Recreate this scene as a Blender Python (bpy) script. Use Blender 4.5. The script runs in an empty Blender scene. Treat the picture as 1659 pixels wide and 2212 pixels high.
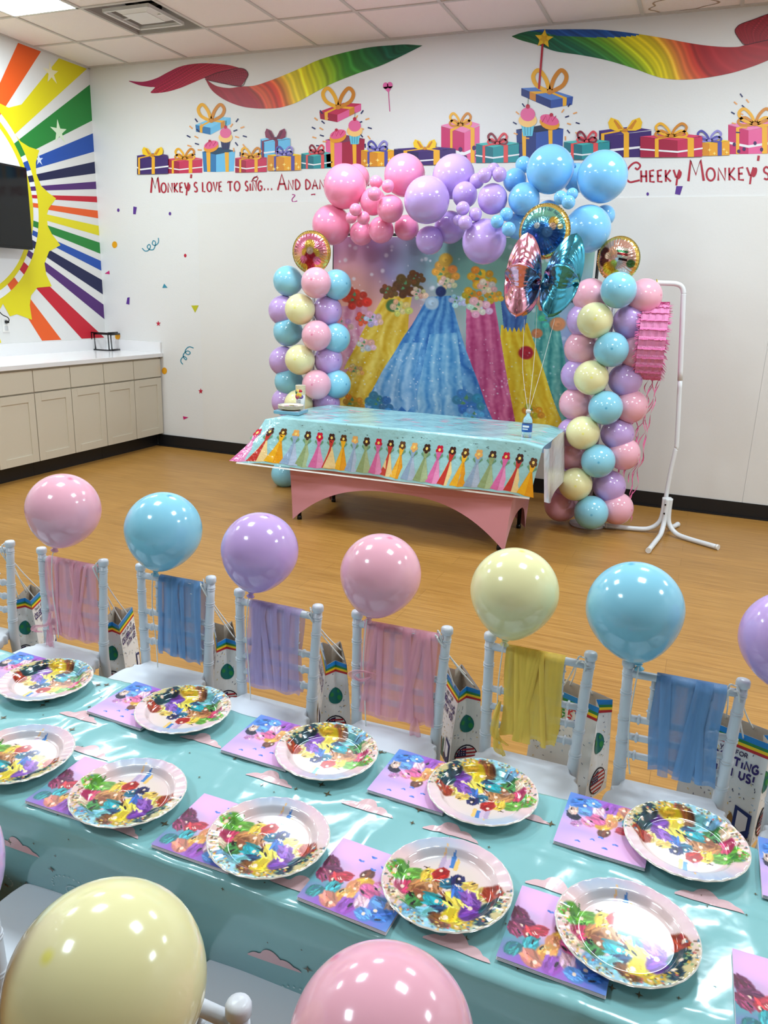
import bpy, math, random
import numpy as np
from mathutils import Vector, Matrix
PI = math.pi
random.seed(7)
# ------------------------------------------------------------------ camera
F = 1678.0; CX, CY = 829.5, 1106.0; H = 1.487
def _ray(p): return np.array([p[0]-CX, -(p[1]-CY), -F])
_Y = _ray((1550, 662)); _Y /= np.linalg.norm(_Y)
_X = -_ray((-3458, 490)); _X -= _Y*(_X@_Y); _X /= np.linalg.norm(_X)
_Z = np.cross(_X, _Y)
ROT = np.array([_X, _Y, _Z])
scene = bpy.context.scene
cd = bpy.data.cameras.new('camera'); cam = bpy.data.objects.new('camera', cd)
scene.collection.objects.link(cam); scene.camera = cam
cd.sensor_fit = 'HORIZONTAL'; cd.sensor_width = 36; cd.lens = 36*F/1659
cd.clip_start = 0.02; cd.clip_end = 60
m4 = Matrix([list(ROT[0])+[0], list(ROT[1])+[0], list(ROT[2])+[H], [0, 0, 0, 1]])
cam.matrix_world = m4
w = bpy.data.worlds.new('world'); scene.world = w; w.use_nodes = True
w.node_tree.nodes['Background'].inputs[0].default_value = (1, 1, 1, 1)
w.node_tree.nodes['Background'].inputs[1].default_value = 0.3
vs = scene.view_settings
vs.view_transform = 'Standard'; vs.look = 'None'; vs.gamma = 1; vs.use_curve_mapping = False
vs.exposure = 0.0
scene.cycles.max_bounces = 8; scene.cycles.transmission_bounces = 6; scene.cycles.transparent_max_bounces = 12; scene.cycles.use_adaptive_sampling = True; scene.cycles.adaptive_threshold = .02
LIGHT = 38.0            # emission of the ceiling panels
LIGHT_COL = (0.87, 1.03, 1.12)

def P(px, py, x=None, y=None, z=None):
    "where the sight line through a photo point meets one plane of the room"
    d = ROT @ _ray((px, py))
    t = x/d[0] if x is not None else (y/d[1] if y is not None else (z-H)/d[2])
    return Vector((t*d[0], t*d[1], H+t*d[2]))
def Rm(px, py, r, y):
    "real radius of a ball r photo pixels wide standing at depth y"
    p = P(px, py, y=y); d = np.array(p)-np.array([0, 0, H]); dep = -(ROT.T@d)[2]
    return p, r*dep/F*math.sqrt(dep/np.linalg.norm(d))
BW = 6.105; LW = -5.45; CEIL = 3.344; RW = 3.6; FW = -2.6

# ------------------------------------------------------------------ materials
def lin(c):
    return tuple(((v/255)/12.92 if v/255 <= .04045 else ((v/255+.055)/1.055)**2.4) for v in c[:3])
def mat(name, rgb, rough=.5, metal=0, spec=.5, coat=0, alpha=1, emis=None, trans=0, sub=0, bump=None, sheen=0, ior=1.45):
    m = bpy.data.materials.new(name); m.use_nodes = True
    b = m.node_tree.nodes['Principled BSDF']; I = b.inputs
    if rgb == 'vc':
        a = m.node_tree.nodes.new('ShaderNodeAttribute'); a.attribute_name = 'Col'
        m.node_tree.links.new(a.outputs['Color'], I['Base Color'])
    else: I['Base Color'].default_value = (*lin(rgb), 1)
    I['Roughness'].default_value = rough; I['Metallic'].default_value = metal
    I['Specular IOR Level'].default_value = spec; I['Coat Weight'].default_value = coat
    I['Alpha'].default_value = alpha; I['Transmission Weight'].default_value = trans; I['IOR'].default_value = ior
    I['Sheen Weight'].default_value = sheen
    if sub:
        I['Subsurface Weight'].default_value = sub; I['Subsurface Radius'].default_value = (.02, .02, .02)
    if emis: I['Emission Color'].default_value = (*emis[0], 1); I['Emission Strength'].default_value = emis[1]
    if bump:
        N = m.node_tree.nodes; L = m.node_tree.links
        tc = N.new('ShaderNodeTexCoord'); mp = N.new('ShaderNodeMapping'); mp.inputs['Scale'].default_value = bump[2] if len(bump) > 2 else (1, 1, 1)
        n = N.new('ShaderNodeTexNoise'); n.inputs['Scale'].default_value = bump[0]; n.inputs['Detail'].default_value = 3
        bp = N.new('ShaderNodeBump'); bp.inputs['Strength'].default_value = bump[1]; bp.inputs['Distance'].default_value = bump[3] if len(bump) > 3 else .01
        L.new(tc.outputs['Object'], mp.inputs[0]); L.new(mp.outputs[0], n.inputs['Vector']); L.new(n.outputs[0], bp.inputs['Height']); L.new(bp.outputs[0], I['Normal'])
    return m
def ramp(m, stops, fac):
    N = m.node_tree.nodes; r = N.new('ShaderNodeValToRGB'); e = r.color_ramp.elements
    while len(e) < len(stops): e.new(.5)
    for k, (p, c) in enumerate(stops): e[k].position = p; e[k].color = (*lin(c), 1)
    m.node_tree.links.new(fac, r.inputs[0]); return r.outputs[0]
WALL = mat('white_wall_paint', (226, 224, 221), .55, bump=(90, .08))
PANEL = mat('wall_panel_board', (226, 223, 218), .42, bump=(50, .05))
PRINT = mat('vinyl_print', 'vc', .45)
TILE = mat('ceiling_tile', (250, 237, 230), .9, bump=(220, .5))
METALW = mat('white_enamel', (232, 229, 224), .4)
BLACK = mat('black_rubber', (26, 26, 28), .4)
BLACKM = mat('black_metal', (16, 16, 18), .3)
CAB = mat('cream_cabinet_paint', (212, 203, 184), .4)
CTOP = mat('white_laminate', (236, 234, 234), .18)
LAMP = mat('light_panel', (255, 255, 255), .5, emis=(LIGHT_COL, LIGHT))
PLAS = mat('white_plastic', (222, 226, 234), .3)
RACK = mat('white_tube', (226, 228, 230), .25)
FOILP = mat('foil_print', 'vc', .16, metal=.75, bump=(26, .5, (1, 1, 1), .006))
PAPER = mat('printed_paper', 'vc', .5)
GLOSSP = mat('printed_coated_paper', 'vc', .22, coat=.5)
FABP = mat('printed_fabric', 'vc', .8, sheen=.2)
CORD = mat('white_cord', (235, 235, 232), .7)

def floor_mat():
    m = mat('vinyl_wood_floor', (190, 140, 85), .33, spec=.35); N = m.node_tree.nodes; L = m.node_tree.links; b = N['Principled BSDF']
    tc = N.new('ShaderNodeTexCoord'); mp = N.new('ShaderNodeMapping'); mp.inputs['Scale'].default_value = (1.3, 30, 1)
    L.new(tc.outputs['Object'], mp.inputs[0])
    n = N.new('ShaderNodeTexNoise'); n.inputs['Scale'].default_value = 2.4; n.inputs['Detail'].default_value = 8; n.inputs['Roughness'].default_value = .65
    L.new(mp.outputs[0], n.inputs['Vector'])
    c = ramp(m, [(.25, (144, 98, 42)), (.45, (167, 119, 56)), (.6, (181, 133, 68)), (.8, (195, 149, 86))], n.outputs[0])
    br = N.new('ShaderNodeTexBrick'); br.inputs['Scale'].default_value = 1; br.inputs['Brick Width'].default_value = 1.22; br.inputs['Row Height'].default_value = .152
    br.inputs['Mortar Size'].default_value = .0012; br.inputs['Color1'].default_value = (1, 1, 1, 1); br.inputs['Color2'].default_value = (.86, .86, .86, 1); br.inputs['Mortar'].default_value = (.6, .55, .5, 1)
    L.new(tc.outputs['Object'], br.inputs['Vector'])
    mx = N.new('ShaderNodeMix'); mx.data_type = 'RGBA'; mx.blend_type = 'MULTIPLY'; mx.inputs[0].default_value = .8
    L.new(c, mx.inputs[6]); L.new(br.outputs[0], mx.inputs[7]); L.new(mx.outputs[2], b.inputs['Base Color'])
    return m

# ------------------------------------------------------------------ mesh builder
col = scene.collection
def tag(o, label=None, cat=None, group=None, kind=None):
    if label: o['label'] = label
    if cat: o['category'] = cat
    if group: o['group'] = group
    if kind: o['kind'] = kind
    return o
def empty(name, loc=(0, 0, 0), rz=0):
    o = bpy.data.objects.new(name, None); col.objects.link(o); o.location = loc; o.rotation_euler = (0, 0, rz)
    o.empty_display_size = .05; return o
def thing(name, label, cat, loc=(0, 0, 0), rz=0, group=None): return tag(empty(name, loc, rz), label, cat, group)
class MB:
    def __init__(s): s.v = []; s.f = []; s.m = []; s.sm = []; s.c = []
    def add(s, vs_, fs, mi=0, smooth=False, c=(1, 1, 1), M=None):
        k = len(s.v)
        s.v += [tuple(M @ Vector(q)) if M is not None else tuple(q) for q in vs_]
        for i, f in enumerate(fs):
            s.f.append([a+k for a in f]); s.m.append(mi); s.sm.append(smooth)
            s.c.append(c[i] if isinstance(c, list) else c)
        return s
    def box(s, x0, x1, y0, y1, z0, z1, mi=0, M=None, b=0, c=(1, 1, 1)):
        if b > 0:
            o = [(x0+b, y0), (x1-b, y0), (x1, y0+b), (x1, y1-b), (x1-b, y1), (x0+b, y1), (x0, y1-b), (x0, y0+b)]
            return s.slab(o, z0, z1, b, mi, M, c)
        v = [(x0, y0, z0), (x1, y0, z0), (x1, y1, z0), (x0, y1, z0), (x0, y0, z1), (x1, y0, z1), (x1, y1, z1), (x0, y1, z1)]
        return s.add(v, [(0, 3, 2, 1), (4, 5, 6, 7), (0, 1, 5, 4), (1, 2, 6, 5), (2, 3, 7, 6), (3, 0, 4, 7)], mi, M=M, c=c)
    def slab(s, out, z0, z1, b=0, mi=0, M=None, c=(1, 1, 1), smooth=False):
        n = len(out); cx = sum(p[0] for p in out)/n; cy = sum(p[1] for p in out)/n
        def ins(d):
            r = []
            for k, (x, y) in enumerate(out):
                l = math.hypot(x-cx, y-cy) or 1; r.append((x-(x-cx)/l*d, y-(y-cy)/l*d))
            return r
        lv = [(ins(b), z0), (ins(b*.3), z0+b*.3), (out, z0+b), (out, z1-b), (ins(b*.3), z1-b*.3), (ins(b), z1)] if b else [(out, z0), (out, z1)]
        v = [(x, y, z) for o, z in lv for x, y in o]; f = []
        for l in range(len(lv)-1):
            for k in range(n): f.append((l*n+k, l*n+(k+1) % n, (l+1)*n+(k+1) % n, (l+1)*n+k))
        s.add(v, f, mi, smooth, c, M); k0 = len(s.v)-len(v)
        s.f.append([k0+k for k in range(n)][::-1]); s.f.append([k0+(len(lv)-1)*n+k for k in range(n)])
        s.m += [mi, mi]; s.sm += [False, False]; s.c += [c, c]; return s
    def tube(s, path, r, n=10, mi=0, caps=True, M=None, closed=False, c=(1, 1, 1), flat=1.0):
        path = [Vector(p) for p in path]; N = len(path); rr = r if isinstance(r, (list, tuple)) else [r]*N
        v = []; up = None
        for i, p in enumerate(path):
            a = path[(i-1) % N] if (closed or i > 0) else p; b_ = path[(i+1) % N] if (closed or i < N-1) else p
            t = (b_-a)
            t = t.normalized() if t.length > 1e-9 else Vector((0, 0, 1))
            if up is None: up = Vector((0, 0, 1)) if abs(t.z) < .9 else Vector((1, 0, 0))
            u = up-t*up.dot(t)
            u = u.normalized() if u.length > 1e-6 else t.orthogonal().normalized()
            w_ = t.cross(u); up = u
            for k in range(n):
                q = 2*PI*k/n; v.append(p+(u*math.cos(q)+w_*math.sin(q)*flat)*rr[i])
        f = []
        for i in range(N if closed else N-1):
            for k in range(n):
                j = (i+1) % N; f.append((i*n+k, i*n+(k+1) % n, j*n+(k+1) % n, j*n+k))
        s.add(v, f, mi, True, c, M)
        if caps and not closed:
            k0 = len(s.v)-len(v); s.f.append([k0+k for k in range(n)][::-1]); s.f.append([k0+(N-1)*n+k for k in range(n)])
            s.m += [mi, mi]; s.sm += [False, False]; s.c += [c, c]
        return s
    def lathe(s, prof, n=24, mi=0, M=None, c=(1, 1, 1), smooth=True):
        v = []; f = []; N = len(prof)
        for r, z in prof:
            for k in range(n): v.append((max(r, 1e-5)*math.cos(2*PI*k/n), max(r, 1e-5)*math.sin(2*PI*k/n), z))
        for i in range(N-1):
            for k in range(n): f.append((i*n+k, i*n+(k+1) % n, (i+1)*n+(k+1) % n, (i+1)*n+k))
        return s.add(v, f, mi, smooth, c, M)
    def grid(s, fn, nu, nv, mi=0, smooth=True, M=None, c=(1, 1, 1), cf=None):
        v = [fn(i/nu, j/nv) for j in range(nv+1) for i in range(nu+1)]; f = []; cc = []
        for j in range(nv):
            for i in range(nu):
                a = j*(nu+1)+i; f.append((a, a+1, a+nu+2, a+nu+1))
                if cf: cc.append(cf((i+.5)/nu, (j+.5)/nv))
        return s.add(v, f, mi, smooth, cc if cf else c, M)
    def build(s, name, mats, parent=None, loc=None):
        me = bpy.data.meshes.new(name); me.from_pydata(s.v, [], s.f)
        if not isinstance(mats, (list, tuple)): mats = [mats]
        for q in mats: me.materials.append(q)
        me.polygons.foreach_set('material_index', s.m); me.polygons.foreach_set('use_smooth', s.sm)
        if any(x != (1, 1, 1) for x in s.c):
            a = me.color_attributes.new('Col', 'FLOAT_COLOR', 'CORNER'); d = []
            for f, c in zip(s.f, s.c): d += (list(lin([q*255 if max(c) <= 1 else q for q in c]))+[1])*len(f)
            a.data.foreach_set('color', d)
        me.update()
        o = bpy.data.objects.new(name, me); col.objects.link(o)
        if parent: o.parent = parent
        if loc: o.location = loc
        return o
def T(x=0, y=0, z=0): return Matrix.Translation((x, y, z))
def Rx(a): return Matrix.Rotation(a, 4, 'X')
def Ry(a): return Matrix.Rotation(a, 4, 'Y')
def Rz(a): return Matrix.Rotation(a, 4, 'Z')
def spline(pts, n=8):
    pts = [Vector(p) for p in pts]; out = []
    for i in range(len(pts)-1):
        p0 = pts[max(i-1, 0)]; p1 = pts[i]; p2 = pts[i+1]; p3 = pts[min(i+2, len(pts)-1)]
        for k in range(n):
            t = k/n; out.append(.5*((2*p1)+(p2-p0)*t+(2*p0-5*p1+4*p2-p3)*t*t+(3*p1-p0-3*p2+p3)*t**3))
    out.append(pts[-1]); return out
def sp2(pts, n=6): return [(p.x, p.y) for p in spline([(a, b, 0) for a, b in pts], n)]
def tree_copy(o, parent=None):
    c = o.copy(); col.objects.link(c)
    if parent is not None: c.parent = parent
    for ch in list(o.children): tree_copy(ch, c)
    return c

# raster canvas painted in numpy, carried by vertex colours
class Canvas:
    def __init__(s, w, h, c):
        s.w, s.h = w, h; s.a = np.zeros((h, w, 3)); s.a[:] = c
        s.X, s.Y = np.meshgrid(np.linspace(0, 1, w), np.linspace(0, 1, h)); s.asp = 1.0
    def mixin(s, m, c):
        m = np.clip(m, 0, 1)[..., None]; s.a = s.a*(1-m)+np.array(c, float)*m
    def ell(s, x, y, rx, ry, c, soft=.15, rot=0, al=1):
        dx = s.X-x; dy = s.Y-y; ca, sa = math.cos(rot), math.sin(rot)
        u = (dx*ca+dy*sa)/rx; v = (-dx*sa+dy*ca)/ry; d = np.sqrt(u*u+v*v)
        s.mixin(al*np.clip((1-d)/soft+.5, 0, 1), c)
    def poly(s, pts, c, al=1):
        ins = np.zeros(s.X.shape, bool); n = len(pts)
        for i in range(n):
            x1, y1 = pts[i]; x2, y2 = pts[(i+1) % n]
            if y1 == y2: continue
            k = ((s.Y < y1) != (s.Y < y2)) & (s.X < (x2-x1)*(s.Y-y1)/(y2-y1)+x1); ins ^= k
        s.mixin(ins*al, c)
    def noise(s, sc, seed):
        r = np.random.RandomState(seed); g = r.rand(sc+2, sc+2); u = s.X*sc; v = s.Y*sc
        i = u.astype(int); j = v.astype(int); fu = u-i; fv = v-j; fu = fu*fu*(3-2*fu); fv = fv*fv*(3-2*fv)
        return (g[j, i]*(1-fu)+g[j, i+1]*fu)*(1-fv)+(g[j+1, i]*(1-fu)+g[j+1, i+1]*fu)*fv
    def rose(s, x, y, r, c, asp=1):
        c = np.array(c, float); s.ell(x, y, r, r*asp, c*.86, .3)
        for k, (q, f) in enumerate([(.84, .96), (.62, .88), (.42, 1.02), (.2, .86)]):
            s.ell(x+r*.12*math.cos(k*2.1), y+r*.12*math.sin(k*2.1)*asp, r*q, r*q*asp, np.clip(c*f, 0, 255), .6)
    def sample(s, u, v):
        i = min(s.w-1, max(0, int(round(u*(s.w-1))))); j = min(s.h-1, max(0, int(round(v*(s.h-1))))); return s.a[j, i]
def canvas_mesh(name, cv, xyz, mats, parent=None, nu=None, nv=None, back=None):
    "grid mesh whose points take the canvas colours; xyz(U,V)->arrays, V runs downwards"
    nu = nu or cv.w; nv = nv or cv.h
    U, V = np.meshgrid(np.linspace(0, 1, nu), np.linspace(0, 1, nv))
    x, y, z = xyz(U, V); co = np.stack([x, y, z], -1).reshape(-1, 3)
    idx = np.arange(nu*nv).reshape(nv, nu)
    f = np.stack([idx[:-1, :-1], idx[1:, :-1], idx[1:, 1:], idx[:-1, 1:]], -1).reshape(-1, 4)
    me = bpy.data.meshes.new(name); me.from_pydata(co.tolist(), [], f.tolist())
    me.materials.append(mats); me.polygons.foreach_set('use_smooth', [True]*len(f))
    a = me.color_attributes.new('Col', 'FLOAT_COLOR', 'POINT')
    jj = np.round(V*(cv.h-1)).astype(int); ii = np.round(U*(cv.w-1)).astype(int)
    c = cv.a[jj, ii].reshape(-1, 3)/255; c = np.where(c <= .04045, c/12.92, ((c+.055)/1.055)**2.4)
    a.data.foreach_set('color', np.concatenate([c, np.ones((len(c), 1))], 1).ravel())
    me.update(); o = bpy.data.objects.new(name, me); col.objects.link(o)
    if parent: o.parent = parent
    return o

# flat artwork: polygons and pen strokes on a surface, in any 2D frame
G = {'M': (1.1, [[(0, 0), (.18, 1), (.5, .3), (.82, 1), (1, 0)]]), 'O': (1, ['O']), 'N': (.95, [[(.05, 0), (.1, 1), (.9, 0), (.95, 1)]]),
     'K': (.8, [[(.1, 1), (.1, 0)], [(.9, 1), (.12, .45), (.95, 0)]]), 'E': (.7, [[(.9, 1), (.1, .95), (.1, .03), (.95, 0)], [(.1, .5), (.75, .52)]]),
     'Y': (.8, [[(0, 1), (.4, .35), (.55, .4)], [(1, 1), (.6, .35), (.4, -.35)]]), 'S': (.65, [[(.9, .9), (.5, 1), (.1, .85), (.15, .6), (.8, .4), (.9, .12), (.5, 0), (.05, .1)]]),
     'L': (.7, [[(.1, 1), (.1, .03), (.9, 0)]]), 'V': (.85, [[(.05, 1), (.5, 0), (1, 1)]]), 'T': (.9, [[(0, .85), (.1, 1), (1, .97)], [(.5, 1), (.5, 0)]]),
     'I': (.3, [[(.5, .75), (.5, 0)], [(.45, 1), (.55, 1)]]), 'G': (.9, [[(.9, .85), (.5, 1), (.05, .6), (.15, .1), (.6, 0), (.95, .2), (.95, .45), (.55, .45)]]),
     'A': (.95, [[(0, 0), (.5, 1), (1, 0)], [(.2, .38), (.85, .38)]]), 'D': (.85, [[(.1, 0), (.1, 1), (.7, .85), (1, .5), (.7, .12), (.05, 0)]]),
     'C': (.85, [[(.95, .85), (.55, 1), (.05, .6), (.1, .2), (.55, 0), (1, .12)]]), 'H': (.85, [[(.1, 1), (.1, 0)], [(.9, 1), (.9, 0)], [(.1, .5), (.9, .5)]]),
     'R': (.8, [[(.1, 0), (.1, 1), (.7, .95), (.85, .72), (.6, .5), (.1, .48)], [(.5, .48), (.95, 0)]]), 'U': (.85, [[(.1, 1), (.1, .25), (.5, 0), (.9, .25), (.9, 1)]]),
     'B': (.8, [[(.1, 0), (.1, 1), (.7, .95), (.75, .65), (.15, .53), (.8, .45), (.9, .15), (.5, 0), (.1, 0)]]), 'W': (1.2, [[(0, 1), (.25, 0), (.5, .8), (.75, 0), (1, 1)]]),
     'F': (.7, [[(.1, 0), (.1, 1), (.9, 1)], [(.1, .5), (.75, .5)]]), '!': (.3, [[(.5, 1), (.5, .3)], [(.5, .08), (.5, 0)]]), "'": (.3, [[(.6, 1.15), (.4, .9)]]),
     '.': (.3, [[(.2, .07), (.8, .07)]]), 'P': (.8, [[(.1, 0), (.1, 1), (.7, .95), (.85, .72), (.6, .5), (.1, .48)]]), ' ': (.5, [])}
class Art:
    def __init__(s, fn, step=.0006): s.fn = fn; s.step = step; s.mb = MB()
    def poly(s, pts, c, l=1, flip=False):
        v = [s.fn(a, b, l*s.step) for a, b in pts]; s.mb.add(v, [list(range(len(v)))], 0, False, tuple(c)); return s
    def ell(s, x, y, rx, ry, c, l=1, rot=0, n=18):
        return s.poly([(x+rx*math.cos(t)*math.cos(rot)-ry*math.sin(t)*math.sin(rot), y+rx*math.cos(t)*math.sin(rot)+ry*math.sin(t)*math.cos(rot)) for t in [2*PI*k/n for k in range(n)]], c, l)
    def star(s, x, y, R, c, l=1, n=5, inner=.42, rot=-PI/2, ax=1):
        return s.poly([(x+ax*math.cos(rot+PI*k/n)*(R if k % 2 == 0 else R*inner), y+math.sin(rot+PI*k/n)*(R if k % 2 == 0 else R*inner)) for k in range(2*n)], c, l)
    def stroke(s, pts, wd, c, l=1, taper=False):
        n = len(pts); L = []; R_ = []
        for i, (x, y) in enumerate(pts):
            a = pts[max(i-1, 0)]; b = pts[min(i+1, n-1)]; dx, dy = b[0]-a[0], b[1]-a[1]; q = math.hypot(dx, dy) or 1
            h = wd/2*((.35+.65*math.sin(PI*min(1, (i+.3)/(n-.4)))) if taper else 1)
            L.append((x-dy/q*h, y+dx/q*h)); R_.append((x+dy/q*h, y-dx/q*h))
        v = [s.fn(a, b, l*s.step) for a, b in L+R_]
        s.mb.add(v, [(i, i+1, n+i+1, n+i) for i in range(n-1)], 0, False, tuple(c)); return s
    def text(s, txt, x0, x1, y0, y1, h, wd, c, l=1, small=None, rot=0, up=-1):
        "pen-stroke lettering from (x0,y0) to (x1,y1) along the baseline"
        hs = [h*(small if (small and ch.islower()) else 1) for ch in txt]
        ws = [G[ch.upper()][0]*q*.75+.22*h*(.7 if small else .8) for ch, q in zip(txt, hs)]; tot = sum(ws); k = 1.0/tot
        dx, dy = x1-x0, y1-y0; L = math.hypot(dx, dy); ux, uy = dx/L, dy/L; nx, ny = (uy, -ux) if up < 0 else (-uy, ux); pos = 0
        for ch, q, w_ in zip(txt, hs, ws):
            gw = (G[ch.upper()][0]*q*.75)*k*L
            for st in G[ch.upper()][1]:
                pts = [(.5+.5*math.cos(t), .5+.5*math.sin(t)) for t in [2*PI*j/16 for j in range(17)]] if st == 'O' else (sp2(st, 4) if len(st) > 5 else st)
                s.stroke([(x0+ux*(pos*k*L+a*gw)+nx*b*q, y0+uy*(pos*k*L+a*gw)+ny*b*q) for a, b in pts], wd*(q/h)**.5, c, l)
            pos += w_
        return s
    def build(s, name, m, parent=None): return s.mb.build(name, m, parent)

# ------------------------------------------------------------------ room shell
def struct(name, mb, m, kind='structure'): o = mb.build(name, m); o['kind'] = kind; return o
fl = MB(); fl.add([(LW, FW, 0), (RW, FW, 0), (RW, BW, 0), (LW, BW, 0)], [(0, 1, 2, 3)]); struct('floor', fl, floor_mat())
wb = MB(); wb.box(LW-.1, RW+.1, BW, BW+.1, 0, CEIL+.3); wall_back = struct('wall_back', wb, WALL)
wl = MB(); wl.box(LW-.1, LW, FW, BW, 0, CEIL+.3); wall_left = struct('wall_left', wl, WALL)
wr = MB(); wr.box(RW, RW+.1, FW, BW, 0, CEIL+.3); struct('wall_right', wr, WALL)
wf = MB(); wf.box(LW-.1, RW+.1, FW-.1, FW, 0, CEIL+.3); struct('wall_front', wf, mat('grey_wall_paint', (112, 110, 112), .6))
# flat boards fixed over the back wall, with hairline joints
pa = P(426, 439, y=BW-.006); pb = P(1640, 430, y=BW-.006)
pan = MB()
for x0, x1 in [(pa.x, P(1610, 1040, y=BW-.006).x), (P(1610, 1040, y=BW-.006).x+.002, 1.62), (1.622, 2.84)]:
    pan.box(x0, x1, BW-.006, BW+.01, .1, pa.z)
pan.build('wall_panel', PANEL, wall_back)
# ceiling tiles
TX0 = -4.997-.61; TY0 = 5.474+.61; ts = .6108
lights = []; 
for lx in (-4.69, -2.25, .194, 2.637):
    for ly in (4.556, 2.113) + ((-.33,) if -3 < lx < 0 else ()): lights.append((lx, ly))
cm = MB(); gx = [TX0+ts*k for k in range(0, 17)]; gy = [TY0-ts*k for k in range(0, 17)]
for i in range(len(gx)-1):
    for j in range(len(gy)-1):
        x0, x1 = gx[i], gx[i+1]; y1, y0 = gy[j], gy[j+1]; xc = (x0+x1)/2; yc = (y0+y1)/2
        if any(abs(xc-a) < .2 and abs(yc-b) < .2 for a, b in lights): continue
        if abs(xc+4.08) < .25 and abs(yc-5.168) < .2: continue
        cm.add([(x0, y0, CEIL+.006), (x1, y0, CEIL+.006), (x1, y1, CEIL+.006), (x0, y1, CEIL+.006)], [(0, 3, 2, 1)])
cm.add([(LW-.1, FW-.1, CEIL+.3), (RW+.1, FW-.1, CEIL+.3), (RW+.1, BW+.1, CEIL+.3), (LW-.1, BW+.1, CEIL+.3)], [(0, 3, 2, 1)])
ceiling = struct('ceiling', cm, TILE)
gb = MB()
for x in gx: gb.box(x-.012, x+.012, FW, BW, CEIL-.001, CEIL+.02)
for y in gy: gb.box(LW, RW, y-.012, y+.012, CEIL-.0012, CEIL+.02)
gb.box(LW, RW, BW-.02, BW, CEIL-.003, CEIL+.02); gb.box(LW, LW+.02, FW, BW, CEIL-.003, CEIL+.02)
gb.build('grid_bar', mat('ceiling_grid', (205, 198, 190), .6), ceiling)
# water stain on a ceiling tile at the right
st = MB(); c0 = P(1470, 3, z=CEIL+.004)
for k in range(40):
    a0, a1 = 2*PI*k/40, 2*PI*(k+1)/40
    def rr(a, q): return q*(.17+.02*math.sin(3*a+1)+.012*math.sin(7*a))
    v = [(c0.x+rr(a, q)*1.2*math.cos(a), c0.y+.06+rr(a, q)*.75*math.sin(a), CEIL+.0045) for a, q in [(a0, .93), (a1, .93), (a1, 1), (a0, 1)]]
    st.add(v, [(0, 3, 2, 1)], c=(176, 150, 126))
st.build('water_stain', mat('water_stain', 'vc', .9), ceiling)
# baseboards
bb = MB(); bb.box(-4.87, RW, BW-.014, BW, 0, .112, b=.003); bb.box(-4.87, RW, BW-.03, BW, 0, .012); struct('baseboard_back', bb, BLACK)
# light panels
for k, (lx, ly) in enumerate(lights):
    vis = k == 0
    lab = 'glowing square ceiling light panel at the top left corner, beside the air vent' if vis else 'square ceiling light panel set in the white tile grid, outside the picture'
    t = thing('ceiling_light', lab, 'ceiling light', (lx, ly, CEIL), 0, None if vis else 'ceiling light panels out of the picture')
    d = MB(); d.add([(-.285, -.285, 0), (.285, -.285, 0), (.285, .285, 0), (-.285, .285, 0)], [(0, 3, 2, 1)]); d.build('diffuser', LAMP, t)
    fr = MB()
    for a in range(4): fr.box(-.3, .3, .283, .303, -.004, .02, M=Rz(a*PI/2))
    fr.build('frame', METALW, t)
# vent
vt = thing('ceiling_vent', 'square metal air diffuser with a dark round duct in the ceiling tiles', 'air vent', (-4.084, 5.168, CEIL))
v = MB(); q = .3
for a in range(4):
    M = Rz(a*PI/2)
    v.add([(-q, -q, 0), (q, -q, 0), (q*.82, -q*.82, .07), (-q*.82, -q*.82, .07)], [(0, 1, 2, 3)], M=M)
    v.add([(-q*.82, -q*.82, .07), (q*.82, -q*.82, .07), (.1, -.1, .13), (-.1, -.1, .13)], [(0, 1, 2, 3)], M=M)
v.build('pan', mat('vent_pan', (150, 143, 136), .5, metal=.2), vt)
v = MB(); v.lathe([(.13, .085), (.13, .16), (0, .16)], 28); v.build('duct', BLACKM, vt)
v = MB()
for a in range(4):
    M = Rz(a*PI/2); v.add([(-.2, -.2, .0), (.2, -.2, .0), (.185, -.185, .006), (-.185, -.185, .006)], [(0, 1, 2, 3), (3, 2, 1, 0)], M=M)
    v.box(-.2, .2, -.202, -.19, -.002, .02, M=M)
    v.add([(-.165, -.165, .03), (.165, -.165, .03), (.105, -.105, .004), (-.105, -.105, .004)], [(0, 1, 2, 3)], M=M)
v.box(-.105, .105, -.105, .105, .001, .005); v.box(-.19, -.1, -.006, .006, .01, .014); v.box(.1, .19, -.006, .006, .01, .014)
v.build('louvre', METALW, vt)

# ------------------------------------------------------------------ sun mural on the left wall
SUN = (None, None)
def lw(px, py): p = P(px, py, x=LW); return (p.y, p.z)
edges = [((265, 325, 35, 680), 0), ((118, 268, 0, 535), 0), ((378, 370, 75, 755), 0), ((562, 435, 95, 860), 0), ((570, 545, 130, 905), 0), ((583, 775, 245, 950), 0), ((590, 855, 250, 968), 0), ((597, 972, 225, 1072), 0),
         ((605, 1035, 235, 1108), 0), ((607, 1110, 165, 1162), 0), ((613, 1162, 270, 1192), 0), ((614, 1210, 180, 1217), 0), ((615, 1257, 350, 1252), 0), ((617, 1295, 360, 1275), 0), ((622, 1348, 315, 1318), 0), ((626, 1397, 305, 1345), 0),
         ((700, 290, 335, 215), 1), ((712, 362, 335, 258), 1), ((715, 412, 345, 295), 1), ((720, 492, 370, 345), 1), ((727, 545, 430, 415), 1), ((730, 615, 405, 445), 1), ((737, 683, 355, 470), 1), ((743, 787, 325, 505), 1),
         ((750, 862, 318, 560), 1), ((757, 968, 325, 615), 1), ((745, 1090, 355, 730), 1), ((585, 1100, 262, 735), 1), ((440, 1108, 218, 820), 1), ((300, 1113, 205, 955), 1)]
def tr(e):
    (a, b, c, d), k = e
    return (lw(a/2.963, b/2.963), lw(c/2.963, d/2.963)) if k == 0 else (lw(a/3.318, 400+b/3.318), lw(c/3.318, 400+d/3.318))
LN = [tr(e) for e in edges]
A = []; Bv = []
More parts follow.
